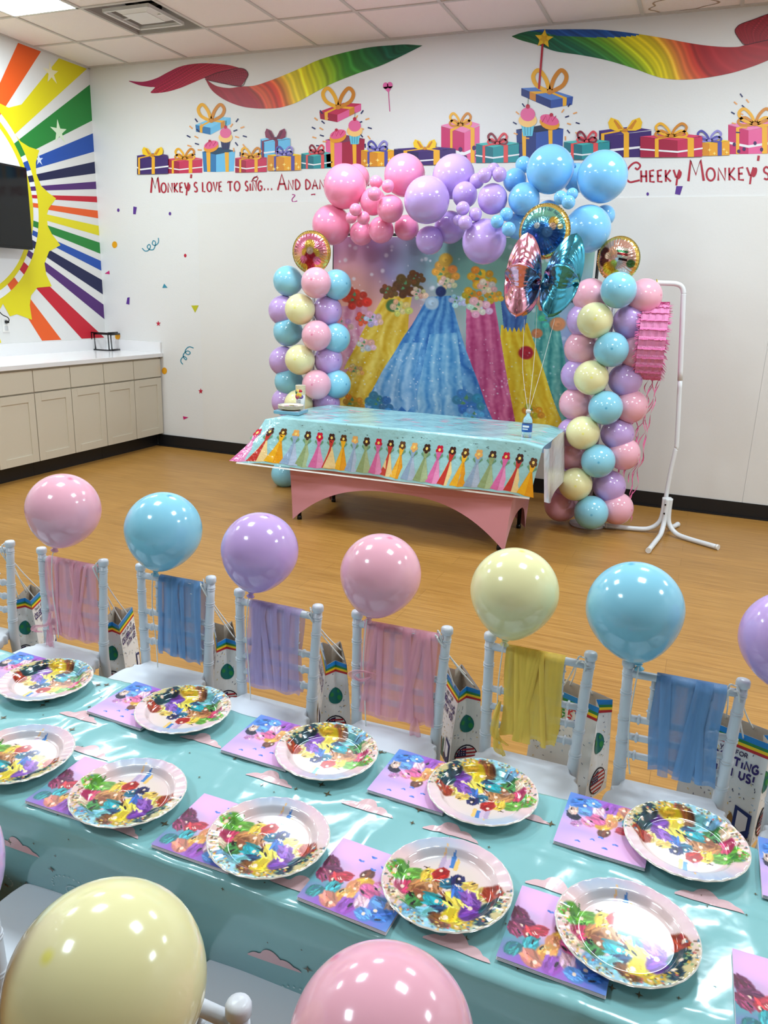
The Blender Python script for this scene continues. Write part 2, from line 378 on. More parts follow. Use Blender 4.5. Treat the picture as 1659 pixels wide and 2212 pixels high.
for (p, q_) in LN:
    dx, dy = q_[0]-p[0], q_[1]-p[1]; l = math.hypot(dx, dy); n = (-dy/l, dx/l); A.append(n); Bv.append(n[0]*p[0]+n[1]*p[1])
sol = np.linalg.lstsq(np.array(A), np.array(Bv), rcond=None)[0]; SY, SZ = float(sol[0]), float(sol[1])
print('sun centre', SY, SZ)
OR, YE, GR, BL, NA, PU, RE = (232, 92, 30), (226, 212, 20), (32, 130, 52), (30, 78, 168), (22, 26, 72), (80, 36, 110), (196, 22, 44)
sunart = Art(lambda a, b, l: (LW+.0008+l, a, b), .0008)
COLS = [OR, YE, GR, BL, NA, PU, RE]*3
def rayhit(a, zb=1.0):
    c, s_ = math.cos(a), math.sin(a); ts_ = []
    if c > 1e-6: ts_.append((BW-.002-SY)/c)
    if s_ > 1e-6: ts_.append((CEIL-.01-SZ)/s_)
    if s_ < -1e-6: ts_.append((SZ-zb)/-s_)
    if c < -1e-6: ts_.append((SY-2.2)/-c)
    t = min(ts_); return (SY+c*t, SZ+s_*t)
angs = [math.atan2(p[1]-SZ, p[0]-SY) for p, q_ in LN]
bands = [(angs[2*k+1], angs[2*k], COLS[k]) for k in range(15)]
bands[0] = (min(bands[0][:2]), max(bands[0][:2]), OR)
# rays that leave the picture to the left
extra = [(-1.42, -1.28, YE), (-1.75, -1.6, GR), (-2.1, -1.9, BL), (1.45, 1.6, RE), (1.75, 1.92, PU), (2.1, 2.3, NA), (2.5, 2.68, BL), (2.85, 2.98, GR)]
cor = [math.atan2(CEIL-.01-SZ, BW-.002-SY), math.atan2(1.0-SZ, BW-.002-SY)]
for a0, a1, c in bands+extra:
    lo, hi = min(a0, a1), max(a0, a1); pts = [rayhit(lo)]
    for k in cor:
        if lo < k < hi: pts.append(rayhit(k))
    pts.append(rayhit(hi))
    sunart.poly([(SY+.2*math.cos(lo), SZ+.2*math.sin(lo))]+pts+[(SY+.2*math.cos(hi), SZ+.2*math.sin(hi))], c, 0)
for px, py, r, c in [(110, 158, .09, (240, 232, 190)), (127, 285, .1, (215, 232, 200)), (84, 345, .05, (210, 220, 240))]:
    p = lw(px, py); sunart.star(p[0], p[1], r, c, 1, 5, .35, .4)
# the sun ring: jagged outer edge, white-and-rainbow dashed band, white disc
spx = [(95/2.963, 860/2.963), (130/2.963, 905/2.963), (185/2.963, 940/2.963), (250/2.963, 962/2.963), (228/2.963, 1040/2.963), (230/2.963, 1110/2.963), (262/2.963, 1190/2.963), (310/2.963, 1235/2.963), (358/2.963, 1270/2.963),
       (312/2.963, 1330/2.963), (333/3.318, 400+215/3.318), (340/3.318, 400+290/3.318), (370/3.318, 400+350/3.318), (432/3.318, 400+430/3.318), (350/3.318, 400+475/3.318), (318/3.318, 400+560/3.318), (330/3.318, 400+640/3.318), (370/3.318, 400+725/3.318),
       (265/3.318, 400+735/3.318), (222/3.318, 400+790/3.318), (212/3.318, 400+860/3.318), (228/3.318, 400+965/3.318), (120/3.318, 400+925/3.318), (70/3.318, 400+940/3.318)]
out = [lw(a, b) for a, b in spx]
def pol(p): return (math.atan2(p[1]-SZ, p[0]-SY), math.hypot(p[0]-SY, p[1]-SZ))
po = [pol(p) for p in out]; tips = [pol(lw(*spx[k])) for k in (3, 8, 13, 17, 21)]
Rtip = sum(t[1] for t in tips)/5; Rval = sorted(r for a, r in po)[2]; dA = (tips[0][0]-tips[4][0])/4
print('sun', Rtip, Rval, dA, [round(t[1], 2) for t in tips])
pts = sorted(po, key=lambda t: -t[0]); full = [(a, r) for a, r in pts]
a = tips[4][0]-dA
while a > tips[0][0]-2*PI+dA*.6:
    full += [(a+dA*.5, Rval), (a+dA*.2, Rval*1.06), (a, Rtip), (a-dA*.2, Rval*1.06)]; a -= dA
sunart.poly([(SY+r*math.cos(t), SZ+r*math.sin(t)) for t, r in full], (226, 212, 20), 2)
r1 = pol(lw(245/2.963, 1370/2.963))[1]; r0 = pol(lw(212/2.963, 1375/2.963))[1]; ri = pol(lw(186/2.963, 1375/2.963))[1]
bd = sorted([(min(a0, a1), max(a0, a1), c) for a0, a1, c in bands+extra])
for k in range(120):
    t0 = -PI+2*PI*k/120; t1 = t0+2*PI/120; sunart.poly([(SY+r0*math.cos(t0), SZ+r0*math.sin(t0)), (SY+r1*math.cos(t0), SZ+r1*math.sin(t0)), (SY+r1*math.cos(t1), SZ+r1*math.sin(t1)), (SY+r0*math.cos(t1), SZ+r0*math.sin(t1))], (236, 236, 238), 3)
for a0, a1, c in bd:
    if c == YE: continue
    n = 5
    for k in range(n):
        t0 = a0+(a1-a0)*k/n; t1 = a0+(a1-a0)*(k+1)/n
        sunart.poly([(SY+r0*math.cos(t0), SZ+r0*math.sin(t0)), (SY+r1*math.cos(t0), SZ+r1*math.sin(t0)), (SY+r1*math.cos(t1), SZ+r1*math.sin(t1)), (SY+r0*math.cos(t1), SZ+r0*math.sin(t1))], c, 4)
sunart.ell(SY, SZ, ri, ri, (232, 232, 234), 3, n=96)
sunart.build('sun_mural', PRINT, wall_left)

# ------------------------------------------------------------------ mural on the back wall
def wallfn(a, b, l): p = P(a, b, y=BW-.0012-l); return tuple(p)
wa = Art(wallfn, .0009)
def c2(pts, o=(270, 80), s=2.86): return [(o[0]+a/s, o[1]+b/s) for a, b in pts]
CR, CRD, MG = (168, 34, 58), (140, 20, 40), (150, 20, 78)
rib = Art(wallfn, .0009)
def strip(up, lo, colf, n=60, m=10, l=1):
    n *= 3; m *= 2
    U = sp2(up, 12); L_ = sp2(lo, 12)
    def arc(P_, t):
        k = t*(len(P_)-1); i = min(int(k), len(P_)-2); f = k-i; return (P_[i][0]*(1-f)+P_[i+1][0]*f, P_[i][1]*(1-f)+P_[i+1][1]*f)
    def fn(u, v): a = arc(U, u); b = arc(L_, u); return wallfn(a[0]*(1-v)+b[0]*v, a[1]*(1-v)+b[1]*v, l*.0009)
    rib.mb.grid(fn, n, m, 0, False, cf=colf)
def cmix(a, b, t): t = max(0, min(1, t)); return tuple(a[k]*(1-t)+b[k]*t for k in range(3))
def stops(st, t):
    for (t0, a), (t1, b) in zip(st, st[1:]):
        if t <= t1: return cmix(a, b, (t-t0)/(t1-t0+1e-9))
    return st[-1][1]
def streak(c, q, amp=.22):
    s_ = math.sin(q*61)+math.sin(q*97+1.3)+math.sin(q*173+.4); return tuple(max(0, min(255, x*(1+amp*.33*s_)+8*max(0, s_-1.2))) for x in c)
strip(c2([(25, 270), (110, 276), (190, 256), (260, 220), (330, 186), (400, 169), (480, 162), (560, 165), (640, 173), (715, 193)]), c2([(25, 274), (90, 298), (150, 308), (185, 312), (160, 345), (250, 340), (340, 315), (420, 282), (490, 254), (600, 225)]),
      lambda u, v: streak(cmix(MG, CR, u*1.3), u*1.6+v*.35, .25), 70, 12, 0)
strip(c2([(490, 252), (560, 224), (640, 204), (700, 192), (740, 200), (760, 230), (745, 265), (716, 304)]), c2([(492, 254), (520, 270), (560, 278), (600, 286), (640, 292), (670, 298), (700, 303), (716, 306)]), lambda u, v: streak((140, 32, 52), u+v*.5, .25), 40, 8, 2)
rs = [(0, (150, 32, 50)), (.18, (160, 38, 52)), (.30, (158, 32, 44)), (.36, (208, 90, 50)), (.42, (206, 60, 40)), (.50, (228, 200, 50)), (.58, (222, 206, 20)), (.68, (150, 180, 30)), (.76, (56, 132, 40)), (.9, (14, 84, 60)), (1.15, (20, 90, 50)), (1.4, (24, 80, 120))]
def rcol(u, v): q = u+(.5-v)*.16; return streak(stops(rs, max(0, q)), q*1.5, .22) if q > .3 else streak(stops(rs, max(0, q)), q*.8, .06)
strip(c2([(495, 256), (560, 300), (640, 315), (716, 306), (800, 300), (900, 268), (1000, 228), (1100, 185), (1180, 148), (1280, 115), (1400, 85), (1520, 62), (1659, 50), (1740, 46), (1836, 52)]),
      c2([(495, 256), (528, 318), (575, 362), (640, 400), (720, 428), (800, 440), (880, 442), (960, 435), (1050, 408), (1130, 366), (1210, 322), (1300, 278), (1450, 220), (1600, 168), (1836, 54)]), rcol, 110, 14, 1)
rib.stroke(sp2(c2([(492, 252), (560, 224), (640, 204), (700, 192), (740, 200), (760, 230), (745, 265), (716, 304), (600, 286), (495, 262)])), 1.2, (60, 8, 20), 3)
c4 = lambda pts: c2(pts, (1200, 0), 3.614)
rs2 = [(0, (30, 96, 40)), (.12, (14, 90, 62)), (.25, (26, 100, 70)), (.36, (90, 150, 40)), (.46, (214, 204, 20)), (.54, (220, 190, 30)), (.6, (222, 120, 60)), (.66, (190, 50, 40)), (.7, (170, 36, 42)), (1.2, (150, 24, 36))]
def rcol2(u, v):
    q = u+(v-.5)*-.14
    if .1 < u < .46 and v < .3*math.sin(PI*(u-.1)/.36)**.7: return streak((28, 78, 150), q*1.5, .2)
    return streak(stops(rs2, max(0, q)), q*1.5, .2) if q < .68 else streak(stops(rs2, q), q*.7, .07)
strip([(1106, 78), (1129, 70), (1165, 64)]+c4([(0, 230), (150, 228), (350, 232), (550, 252), (800, 290), (1000, 328), (1150, 352), (1300, 366), (1420, 366), (1480, 352), (1659, 310), (1850, 250)]),
      [(1106, 79), (1126, 87), (1165, 98)]+c4([(0, 400), (200, 430), (400, 470), (600, 530), (750, 585), (850, 612), (980, 622), (1150, 610), (1350, 575), (1520, 525), (1659, 470), (1850, 380)]), rcol2, 110, 14, 1)
strip(c4([(1480, 350), (1440, 312), (1402, 250), (1412, 215), (1450, 186), (1550, 150), (1659, 110), (1850, 60)]), c4([(1481, 352), (1500, 348), (1540, 338), (1580, 330), (1620, 322), (1659, 314), (1750, 290), (1850, 255)]), lambda u, v: streak((146, 22, 36), u+v*.5, .15), 40, 8, 2)
rib.stroke(sp2(c4([(1850, 60), (1659, 110), (1550, 150), (1450, 186), (1412, 215), (1402, 250), (1440, 312), (1480, 350), (1570, 330), (1659, 312)])), 1.2, (60, 8, 20), 3)
rib.build('ribbon_mural', PRINT, wall_back)

ga = Art(wallfn, .0005)
def bow(x, y, w_, h, c, cd_, l=5, style=0):
    for sg in (-1, 1):
        if style == 0:   # pointed ribbon bow
            ga.poly([(x, y), (x+sg*w_*.2, y-h*.75), (x+sg*w_*.42, y-h*.95), (x+sg*w_*.5, y-h*.6), (x+sg*w_*.46, y-h*.15), (x+sg*w_*.3, y)], c, l)
            ga.poly([(x+sg*w_*.06, y-h*.12), (x+sg*w_*.3, y-h*.8), (x+sg*w_*.34, y-h*.7), (x+sg*w_*.2, y-h*.1)], cd_, l+1)
        else:            # open loops
            ring = sp2([(x, y), (x+sg*w_*.12, y-h*.6), (x+sg*w_*.34, y-h), (x+sg*w_*.5, y-h*.72), (x+sg*w_*.38, y-h*.3), (x, y)], 6); ga.stroke(ring, h*.17+.8, c if sg < 0 else cd_, l)
            if style == 2:
                ring = sp2([(x, y), (x+sg*w_*.3, y-h*.45), (x+sg*w_*.52, y-h*.22), (x+sg*w_*.4, y+h*.04), (x, y)], 5); ga.stroke(ring, h*.14+.8, cd_ if sg < 0 else c, l)
    ga.ell(x, y-1, w_*.07+1, h*.1+1, cd_, l+2)
RB, RBD = (236, 172, 40), (206, 130, 36)
GL = [0]
def gift(x0, y0, x1, y1, f, s_, t, rb=RB, bw=None, bh=None, style=0, bc=None, xm=.35, dots=None, l=0, gap=True, bx=None):
    GL[0] = (GL[0]+8) % 24; l = GL[0]
    w_ = x1-x0; h = y1-y0; m = x0+w_*xm; th = h*.28 if gap else h*.22; lean = -.04*w_
    ga.poly([(x0+1, y0+th*.4), (m, y0+th), (m, y1+.6), (x0+1, y1+.9)], s_, l); ga.poly([(m, y0+th), (x1-1, y0+th*.35), (x1-1, y1-.8), (m, y1+.6)], f, l)
    ga.poly([(x0, y0+th*.35), (x0+w_*.62, y0-th*.15), (x1, y0+th*.25), (m, y0+th)], t, l+1)
    if gap: ga.poly([(x0, y0+h*.62), (m, y0+h*.74), (x1, y0+h*.58), (x1, y0+h*.65), (m, y0+h*.82), (x0, y0+h*.69)], (232, 230, 232), l+2)
    k = m+(x1-m)*.4; ga.poly([(k, y0+th*.72), (k+w_*.1, y0+th*.6), (k+w_*.1, y1-.3), (k, y1)], rb, l+3)
    k = x0+(m-x0)*.4; ga.poly([(k, y0+th*.7), (k+w_*.06, y0+th*.8), (k+w_*.06, y1+.6), (k, y1+.6)], rb, l+3)
    ga.poly([(m+(x1-m)*.4, y0+th*.72), (m+(x1-m)*.4+w_*.1, y0+th*.6), (x0+w_*.42, y0+th*.05), (x0+w_*.34, y0+th*.12)], rb, l+3)
    ga.poly([(x0+(m-x0)*.4, y0+th*.7), (x0+(m-x0)*.4+w_*.07, y0+th*.82), (x0+w_*.72, y0+th*.08), (x0+w_*.64, y0)], rb, l+3)
    if dots:
        for a, b in [(.12, .6), (.3, .8), (.5, .55), (.62, .82), (.85, .5), (.92, .75), (.2, .9)]:
            if dots == 'star': ga.star(x0+a*w_, y0+th+(h-th)*b, h*.13, (252, 226, 130), l+4, 4, .3)
            else: ga.ell(x0+a*w_, y0+th+(h-th)*b, h*.04+.8, h*.05+.8, dots, l+4)
    if bw: bow(bx or x0+w_*.5, y0+th*.35, bw, bh, bc[0] if bc else RB, bc[1] if bc else RBD, l+5, style)
def lid(x0, y0, x1, y1, f, s_, t, bw, bh, flip=1, bx=.45):
    w_ = x1-x0; h = y1-y0
    def q(a, b): return ((x0+a*w_) if flip > 0 else (x1-a*w_), y0+b*h)
    ga.poly([q(0, .45), q(.43, .62), q(.43, 1), q(.02, .83)], s_, 1); ga.poly([q(.43, .62), q(1, .05), q(1, .4), q(.43, 1)], f, 1); ga.poly([q(0, .45), q(.58, .0), q(1, .05), q(.43, .62)], t, 2)
    ga.poly([q(.12, .5), q(.2, .53), q(.72, 0), q(.64, 0)], RB, 3); ga.poly([q(.12, .5), q(.2, .53), q(.2, .9), q(.13, .87)], RB, 3)
    ga.poly([q(.72, .33), q(.84, .21), q(.84, .55), q(.72, .68)], RBD, 3); ga.poly([q(.3, .22), q(.36, .18), q(.84, .21), q(.72, .33)], RB, 3)
    bx_, by_ = q(bx, .25); bow(bx_, by_, bw, bh, RB, RBD, 5, 1)
def cup(x, y, r, wrap, l=5):
    ga.poly([(x-r*.75, y), (x+r*.75, y), (x+r*.5, y+r*1.5), (x-r*.5, y+r*1.5)], wrap, l)
    for k in (-.35, .0, .35): ga.stroke([(x+k*r, y+2), (x+k*r*.8, y+r*1.4)], 1.2, tuple(c*.7 for c in wrap), l+1)
    ga.ell(x, y-r*.2, r, r*.75, (244, 196, 120), l+2); ga.ell(x, y-r*.85, r*.8, r*.75, (226, 100, 150), l+3); ga.ell(x, y-r*1.7, r*.22, r*.25, (190, 30, 60), l+4)
    ga.stroke([(x, y-r*1.8), (x+1, y-r*2.6)], 1, (60, 110, 50), l+4)
def roll(x, y, r, l=5, sg=1):
    ga.ell(x, y, r*1.1, r*.7, (228, 150, 30), l, rot=-.3*sg); ga.ell(x, y-r*.35, r*1.05, r*.55, (226, 90, 140), l+1, rot=-.3*sg)
    ga.stroke([(x-r*.8, y-r*.1), (x-r*.4, y-r*.8), (x-r*.2, y-r*.1), (x+r*.1, y-r*.8), (x+r*.3, y-r*.2), (x+r*.7, y-r*.8)], 1.8, (190, 30, 90), l+2); ga.ell(x-r*.2*sg, y-r*.9, r*.2, r*.2, (180, 30, 60), l+3)
def spray(cx, cy, pts):
    for k, (a, b, an) in enumerate(pts):
        c = (30, 38, 92) if k % 2 else (232, 160, 90); ca, sa = math.cos(an), math.sin(an)
        ga.poly([(a+ca*4.5-sa*1.4, b+sa*4.5+ca*1.4), (a-ca*4.5-sa*1.4, b-sa*4.5+ca*1.4), (a-ca*4.5+sa*1.4, b-sa*4.5-ca*1.4), (a+ca*4.5+sa*1.4, b+sa*4.5-ca*1.4)], c, 4)
def sprays(cx, cy, s_=1):
    L_ = []
    for side in (-1, 1):
        for r, n in ((42, 5), (58, 5)):
            for k in range(n): t = (-.95+.42*k); L_.append((cx+side*r*s_*math.cos(t*.8)*1.05, cy+r*s_*math.sin(t)*.85, t*side+.2*k))
    spray(cx, cy, L_)
PUF, PUS, PUT = (60, 34, 104), (44, 24, 82), (70, 40, 116); RDF, RDS, RDT = (196, 44, 84), (160, 24, 60), (214, 60, 100); BLF, BLS, BLT = (104, 184, 226), (44, 116, 172), (120, 196, 234)
YEF, YES, YET = (232, 160, 30), (212, 136, 30), (240, 200, 20); TEF, TES, TET = (40, 140, 146), (28, 108, 120), (70, 178, 174); PKF, PKS, PKT = (226, 96, 150), (196, 40, 100), (234, 130, 176); NVF, NVS, NVT = (50, 80, 158), (36, 52, 116), (84, 124, 194)
gift(562, 296, 628, 340, BLF, BLS, BLT, (120, 30, 70), 46, 24, 0, ((130, 36, 72), (96, 20, 54)), .14)
gift(295, 332, 364, 376, PUF, PUS, PUT, RB, 46, 20, 0, ((244, 200, 30), RBD), .12)
gift(360, 340, 438, 374, RDF, RDS, RDT, RB, 40, 22, 2, None, .35)
gift(507, 338, 577, 372, RDF, RDS, RDT, RB, 40, 22, 2, None, .35)
gift(577, 332, 651, 368, YEF, YES, YET, (80, 76, 160), 34, 18, 2, ((80, 76, 160), (140, 130, 200)), .5, 'star', gap=False)
gift(650, 328, 718, 364, TEF, TES, TET, (220, 80, 80), 30, 18, 2, ((130, 30, 50), (214, 70, 80)), .4)
gift(779, 322, 852, 359, YEF, YES, YET, (80, 76, 160), 40, 20, 2, ((80, 76, 160), (140, 130, 200)), .5, 'star', gap=False)
gift(850, 318, 985, 356, PUF, PUS, PUT, RB, 50, 22, 0, ((244, 200, 30), RBD), .4)
gift(952, 262, 1037, 352, PKF, PKS, PKT, RB, 44, 26, 2, None, .6, (70, 30, 90))
gift(1027, 306, 1122, 351, TEF, TES, TET, (220, 80, 80), 40, 22, 2, ((130, 30, 50), (214, 70, 80)), .4)
for x0, y0, x1, y1, f, s_ in [(437, 328, 508, 371, BLF, BLS), (703, 302, 788, 361, RDS, PKF), (1115, 280, 1217, 348, NVF, NVS)]:
    m = x0+(x1-x0)*.42; ga.poly([(x0, y0), (m, y0+6), (m, y1+.5), (x0+3, y1)], s_, 0); ga.poly([(m, y0+6), (x1, y0-2), (x1-3, y1-1), (m, y1+.5)], f, 0); ga.poly([(x0, y0), (x0+(x1-x0)*.55, y0-10), (x1, y0-2), (m, y0+6)], tuple(c*.55 for c in s_), 1)
    for k in (.12, .68): a_ = x0+(x1-x0)*k; ga.poly([(a_, y0+1), (a_+9, y0+1), (a_+9, y1), (a_+2, y1)], RB, 2)
cup(487, 300, 15, (40, 40, 90)); roll(456, 318, 15); cup(766, 286, 17, (100, 190, 214)); roll(730, 296, 17); cup(1140, 264, 20, (100, 190, 214)); roll(1187, 266, 20, sg=-1)
lid(422, 252, 498, 291, BLF, BLS, BLT, 56, 36); lid(690, 222, 780, 264, PKF, RDS, RDF, 66, 42); lid(1126, 188, 1238, 234, NVS, NVF, NVT, 72, 48, -1)
sprays(468, 300); sprays(738, 282); sprays(1180, 272, 1.12)
gift(1217, 302, 1318, 344, TEF, TES, TET, (220, 80, 80), 40, 22, 2, ((130, 30, 50), (214, 70, 80)), .4)
gift(1293, 276, 1408, 340, PUF, PUS, PUT, RB, 74, 30, 0, ((240, 190, 40), RBD), .12)
gift(1488, 302, 1577, 336, YEF, YES, YET, (80, 76, 160), 50, 22, 2, ((80, 76, 160), (140, 130, 200)), .5, 'star', gap=False)
gift(1382, 290, 1518, 339, RDF, RDS, RDT, RB, 66, 28, 2, None, .6)
gift(1572, 262, 1690, 332, PKF, PKS, PKT, RB, 70, 34, 2, None, .38, (70, 30, 90)); sprays(1650, 250, 1.1)
# heart lollipop and star wand
ga.stroke([(838, 182), (842, 241)], 1.8, (200, 80, 140), 4); ga.ell(833, 185, 6, 7, (222, 100, 160), 5); ga.ell(842, 184, 6, 7, (222, 100, 160), 5); ga.poly([(827, 188), (848, 186), (839, 200)], (222, 100, 160), 5)
ga.stroke([(1172, 95), (1164, 192)], 4.5, (176, 26, 46), 8); ga.star(1175, 84, 21, (240, 196, 40), 9, 5, .45, -PI/2+.1); ga.star(1175, 84, 12, (220, 168, 30), 10, 5, .45, PI/2+.1)
ga.build('gift_box_mural', PRINT, wall_back)

ta = Art(wallfn, .0009); TC = (172, 36, 56)
def words(L_):
    for t, x0, x1, h in L_:
        f = lambda x: 416.5-.0216*(x-325)
        ta.text(t, x0, x1, f(x0), f(x1), h, 4.2, TC, 1, .62)
words([("Monkey's", 326, 430, 33), ("love", 437, 483, 33), ("to", 492, 522, 33), ("sing...", 530, 592, 33), ("And", 600, 652, 34), ("dan", 660, 706, 33)])
ta.ell(407.5, 405, 3.2, 8, TC, 2, .2); ta.stroke(sp2([(543, 393), (549, 383), (557, 384), (553, 391), (546, 388), (556, 380)]), 2, TC, 1)
for t, x0, x1, h in [("heeky", 1384, 1474, 42), ("Monkey's", 1487, 1668, 45)]:
    f = lambda x: 393.5-.022*(x-1384); ta.text(t, x0, x1, f(x0), f(x1), h, 5.4, TC, 1, .6)
ta.stroke(sp2([(1372, 362), (1377, 366), (1383, 358), (1376, 351), (1366, 354), (1356, 366), (1352, 382), (1360, 393), (1374, 391), (1382, 389)]), 4, TC, 1)
ta.ell(1468, 378, 4, 9, TC, 2, .3); ta.ell(1630, 372, 5, 11, TC, 2, .3)
ta.stroke(sp2([(631, 420), (637, 422), (631, 430), (633, 436), (642, 434)]), 2, (170, 50, 130), 1); ta.poly([(672, 419), (681, 418), (681, 422), (677, 420.5), (672, 422)], (170, 40, 80), 1)
ta.build('lettering', PRINT, wall_back)
ca_ = Art(wallfn, .0009)
PUC, TEC, ORC, RDC, MGC = (88, 48, 140), (56, 140, 164), (230, 160, 20), (190, 32, 60), (200, 30, 110)
for x, y in [(255.5, 454), (367, 461.5), (1399, 419)]: ca_.ell(x, y, 2.7, 3.8, PUC)
ca_.poly([(288, 446), (295.5, 447.5), (293, 463), (287.5, 462.5)], PUC); ca_.poly([(275, 643), (280, 642), (279.5, 658), (272.5, 656.5)], PUC); ca_.poly([(1461, 402), (1475, 402), (1469, 421), (1458, 419)], PUC)
for x, y in [(247.5, 528.5), (254, 726.5), (355, 801)]: ca_.ell(x, y, 5.6, 7.3, ORC)
ca_.ell(400, 552, 2.8, 3.8, RDC)
for x, y, r in [(342, 699, 6.5), (433.5, 845, 6.5)]: ca_.star(x, y, r, RDC, ax=.85)
ca_.poly([(226, 591), (236, 584.5), (237, 592.5)], MGC); ca_.poly([(395, 899), (407, 901.5), (396.5, 906.5)], MGC); ca_.poly([(350.5, 622), (354.5, 612.5), (362, 621.5)], TEC); ca_.poly([(413, 660), (429, 659.5), (421.5, 675.5)], (190, 186, 30))
ca_.stroke(sp2([(307, 536), (313, 542), (320, 541), (325, 533), (322, 528), (318, 533), (323, 539), (332, 538), (336, 524), (331, 520), (329, 527), (335, 530), (342, 524), (342, 514)]), 2, TEC)
ca_.stroke(sp2([(418, 752), (409, 749), (402, 754), (400, 761), (406, 766), (411, 762), (405, 758), (397, 764), (396, 771), (401, 777), (403, 774), (397, 770), (391, 776), (391, 782), (395, 787)]), 2, TEC)
ca_.build('confetti_mural', PRINT, wall_back)
# ------------------------------------------------------------------ television, socket
tv = thing('television', 'black wall-mounted flat television over the painted yellow sun', 'television', (LW+.12, 0, 0))
c = P(52, 363, x=LW+.12); d = P(67, 540, x=LW+.12); ty1 = (c.y+d.y)/2; tz1 = c.z; tz0 = d.z
v = MB(); v.box(-.03, .03, ty1-1.25, ty1, tz0, tz1, b=.006); v.build('casing', mat('television_plastic', (14, 14, 16), .35), tv)
v = MB(); v.box(.029, .0325, ty1-1.235, ty1-.015, tz0+.02, tz1-.015); v.build('screen', mat('television_screen', (9, 10, 12), .08), tv)
v = MB(); v.box(-.112, -.03, ty1-.75, ty1-.5, (tz0+tz1)/2-.15, (tz0+tz1)/2+.15); v.build('wall_bracket', BLACKM, tv)
q = P(12, 702, x=LW)
ot = thing('wall_socket', 'white wall socket with a black plug under the television', 'socket', (LW, q.y, q.z))
v = MB(); v.box(0, .006, -.036, .036, -.058, .058, b=.003); v.build('face_plate', METALW, ot)
v = MB(); v.box(.006, .008, -.017, .017, -.045, -.008, b=.0005); v.box(.006, .008, -.017, .017, .008, .045, b=.0005)
for a in (-.006, .006): v.box(.008, .0085, a-.001, a+.001, -.03, -.022)
v.build('outlet', mat('socket_face', (205, 205, 205), .3), ot)
v = MB(); v.tube([(LW+.008, q.y, q.z+.026), (LW+.035, q.y, q.z+.026)], [.014, .01], 10); v.tube(spline([(LW+.035, q.y, q.z+.026), (LW+.07, q.y-.03, q.z+.06), (LW+.05, q.y-.12, q.z+.16), (LW+.06, q.y-.25, tz0+.05)]), .004, 6)
tag(v.build('power_cord', BLACKM), 'black power cord plugged into the wall socket below the television', 'cord')
# ------------------------------------------------------------------ counter run
CX0 = -4.8
ys = [6.096-.770*k for k in range(6)]
for k in range(5):
    y1, y0 = ys[k], ys[k+1]
    nm = ['in the corner against the back wall', 'second from the back corner', 'third from the corner, at the left edge', 'outside the picture', 'outside the picture'][k]
    t = thing('base_cabinet', 'cream two-door base cabinet, '+nm, 'cabinet', (CX0, y1, 0), 0, 'base cabinets along the left wall')
    v = MB(); v.box(-.64, -.02, y0-y1+.001, -.001, .13, .855); v.build('body', CAB, t)
    v = MB(); v.box(-.64, -.075, y0-y1+.001, -.001, 0, .13); v.build('toe_kick', BLACK, t)
    for j in range(2):
        a1 = -.004-.385*j; a0 = a1-.378
        v = MB(); v.box(-.02, 0, a0, a1, .674, .838, b=.0015); v.build('drawer', CAB, t)
        v = MB(); b0, b1 = .128, .662; fw = .062
        v.box(-.02, -.008, a0, a1, b0, b1); v.box(-.012, 0, a0, a0+fw, b0, b1, b=.001); v.box(-.012, 0, a1-fw, a1, b0, b1, b=.001)
        v.box(-.012, 0, a0+fw, a1-fw, b0, b0+fw); v.box(-.012, 0, a0+fw, a1-fw, b1-fw, b1); v.build('door', CAB, t)
v = MB(); v.box(LW+.001, -4.775, ys[-1], BW-.001, .856, .89, b=.004)
ct = tag(v.build('countertop', CTOP), 'long white laminate countertop along the left wall', 'countertop')
v = MB(); v.box(LW+.001, LW+.02, ys[-1], BW-.001, .89, .99, b=.002); v.box(LW+.02, -4.79, BW-.02, BW-.001, .89, .99, b=.002); v.build('backsplash', CTOP, ct)
# nested black wire stands lying on the counter
A_ = P(201, 755, z=.895); C_ = P(236, 757, z=.895); E_ = P(272, 753, z=.895); Tz = P(195, 717, x=A_.x).z
D1 = P(196, 718, y=A_.y); D2 = P(232, 716.5, y=C_.y)
st = thing('wire_stand', 'black square metal wire stands nested on their side on the white counter corner', 'stand')
for k, off in enumerate((0, .022)):
    v = MB(); o = Vector((off, off*.6, 0)); A2 = A_+o; C2 = C_+o; B1 = Vector((A2.x-.01, A2.y, D1.z-off*.5)); B2 = Vector((C2.x-.005, C2.y, D1.z-off*.5)); r = .0085
    v.tube([A2, B1, B2, C2], r, 6, closed=True)
    bk = Vector((E_.x-C_.x, E_.y-C_.y, 0)); bk = bk.normalized()*.19
    v.tube([B2, B2+bk], r, 6); v.tube([C2, C2+bk], r, 6)
    v.build('stand_frame', BLACKM, st)

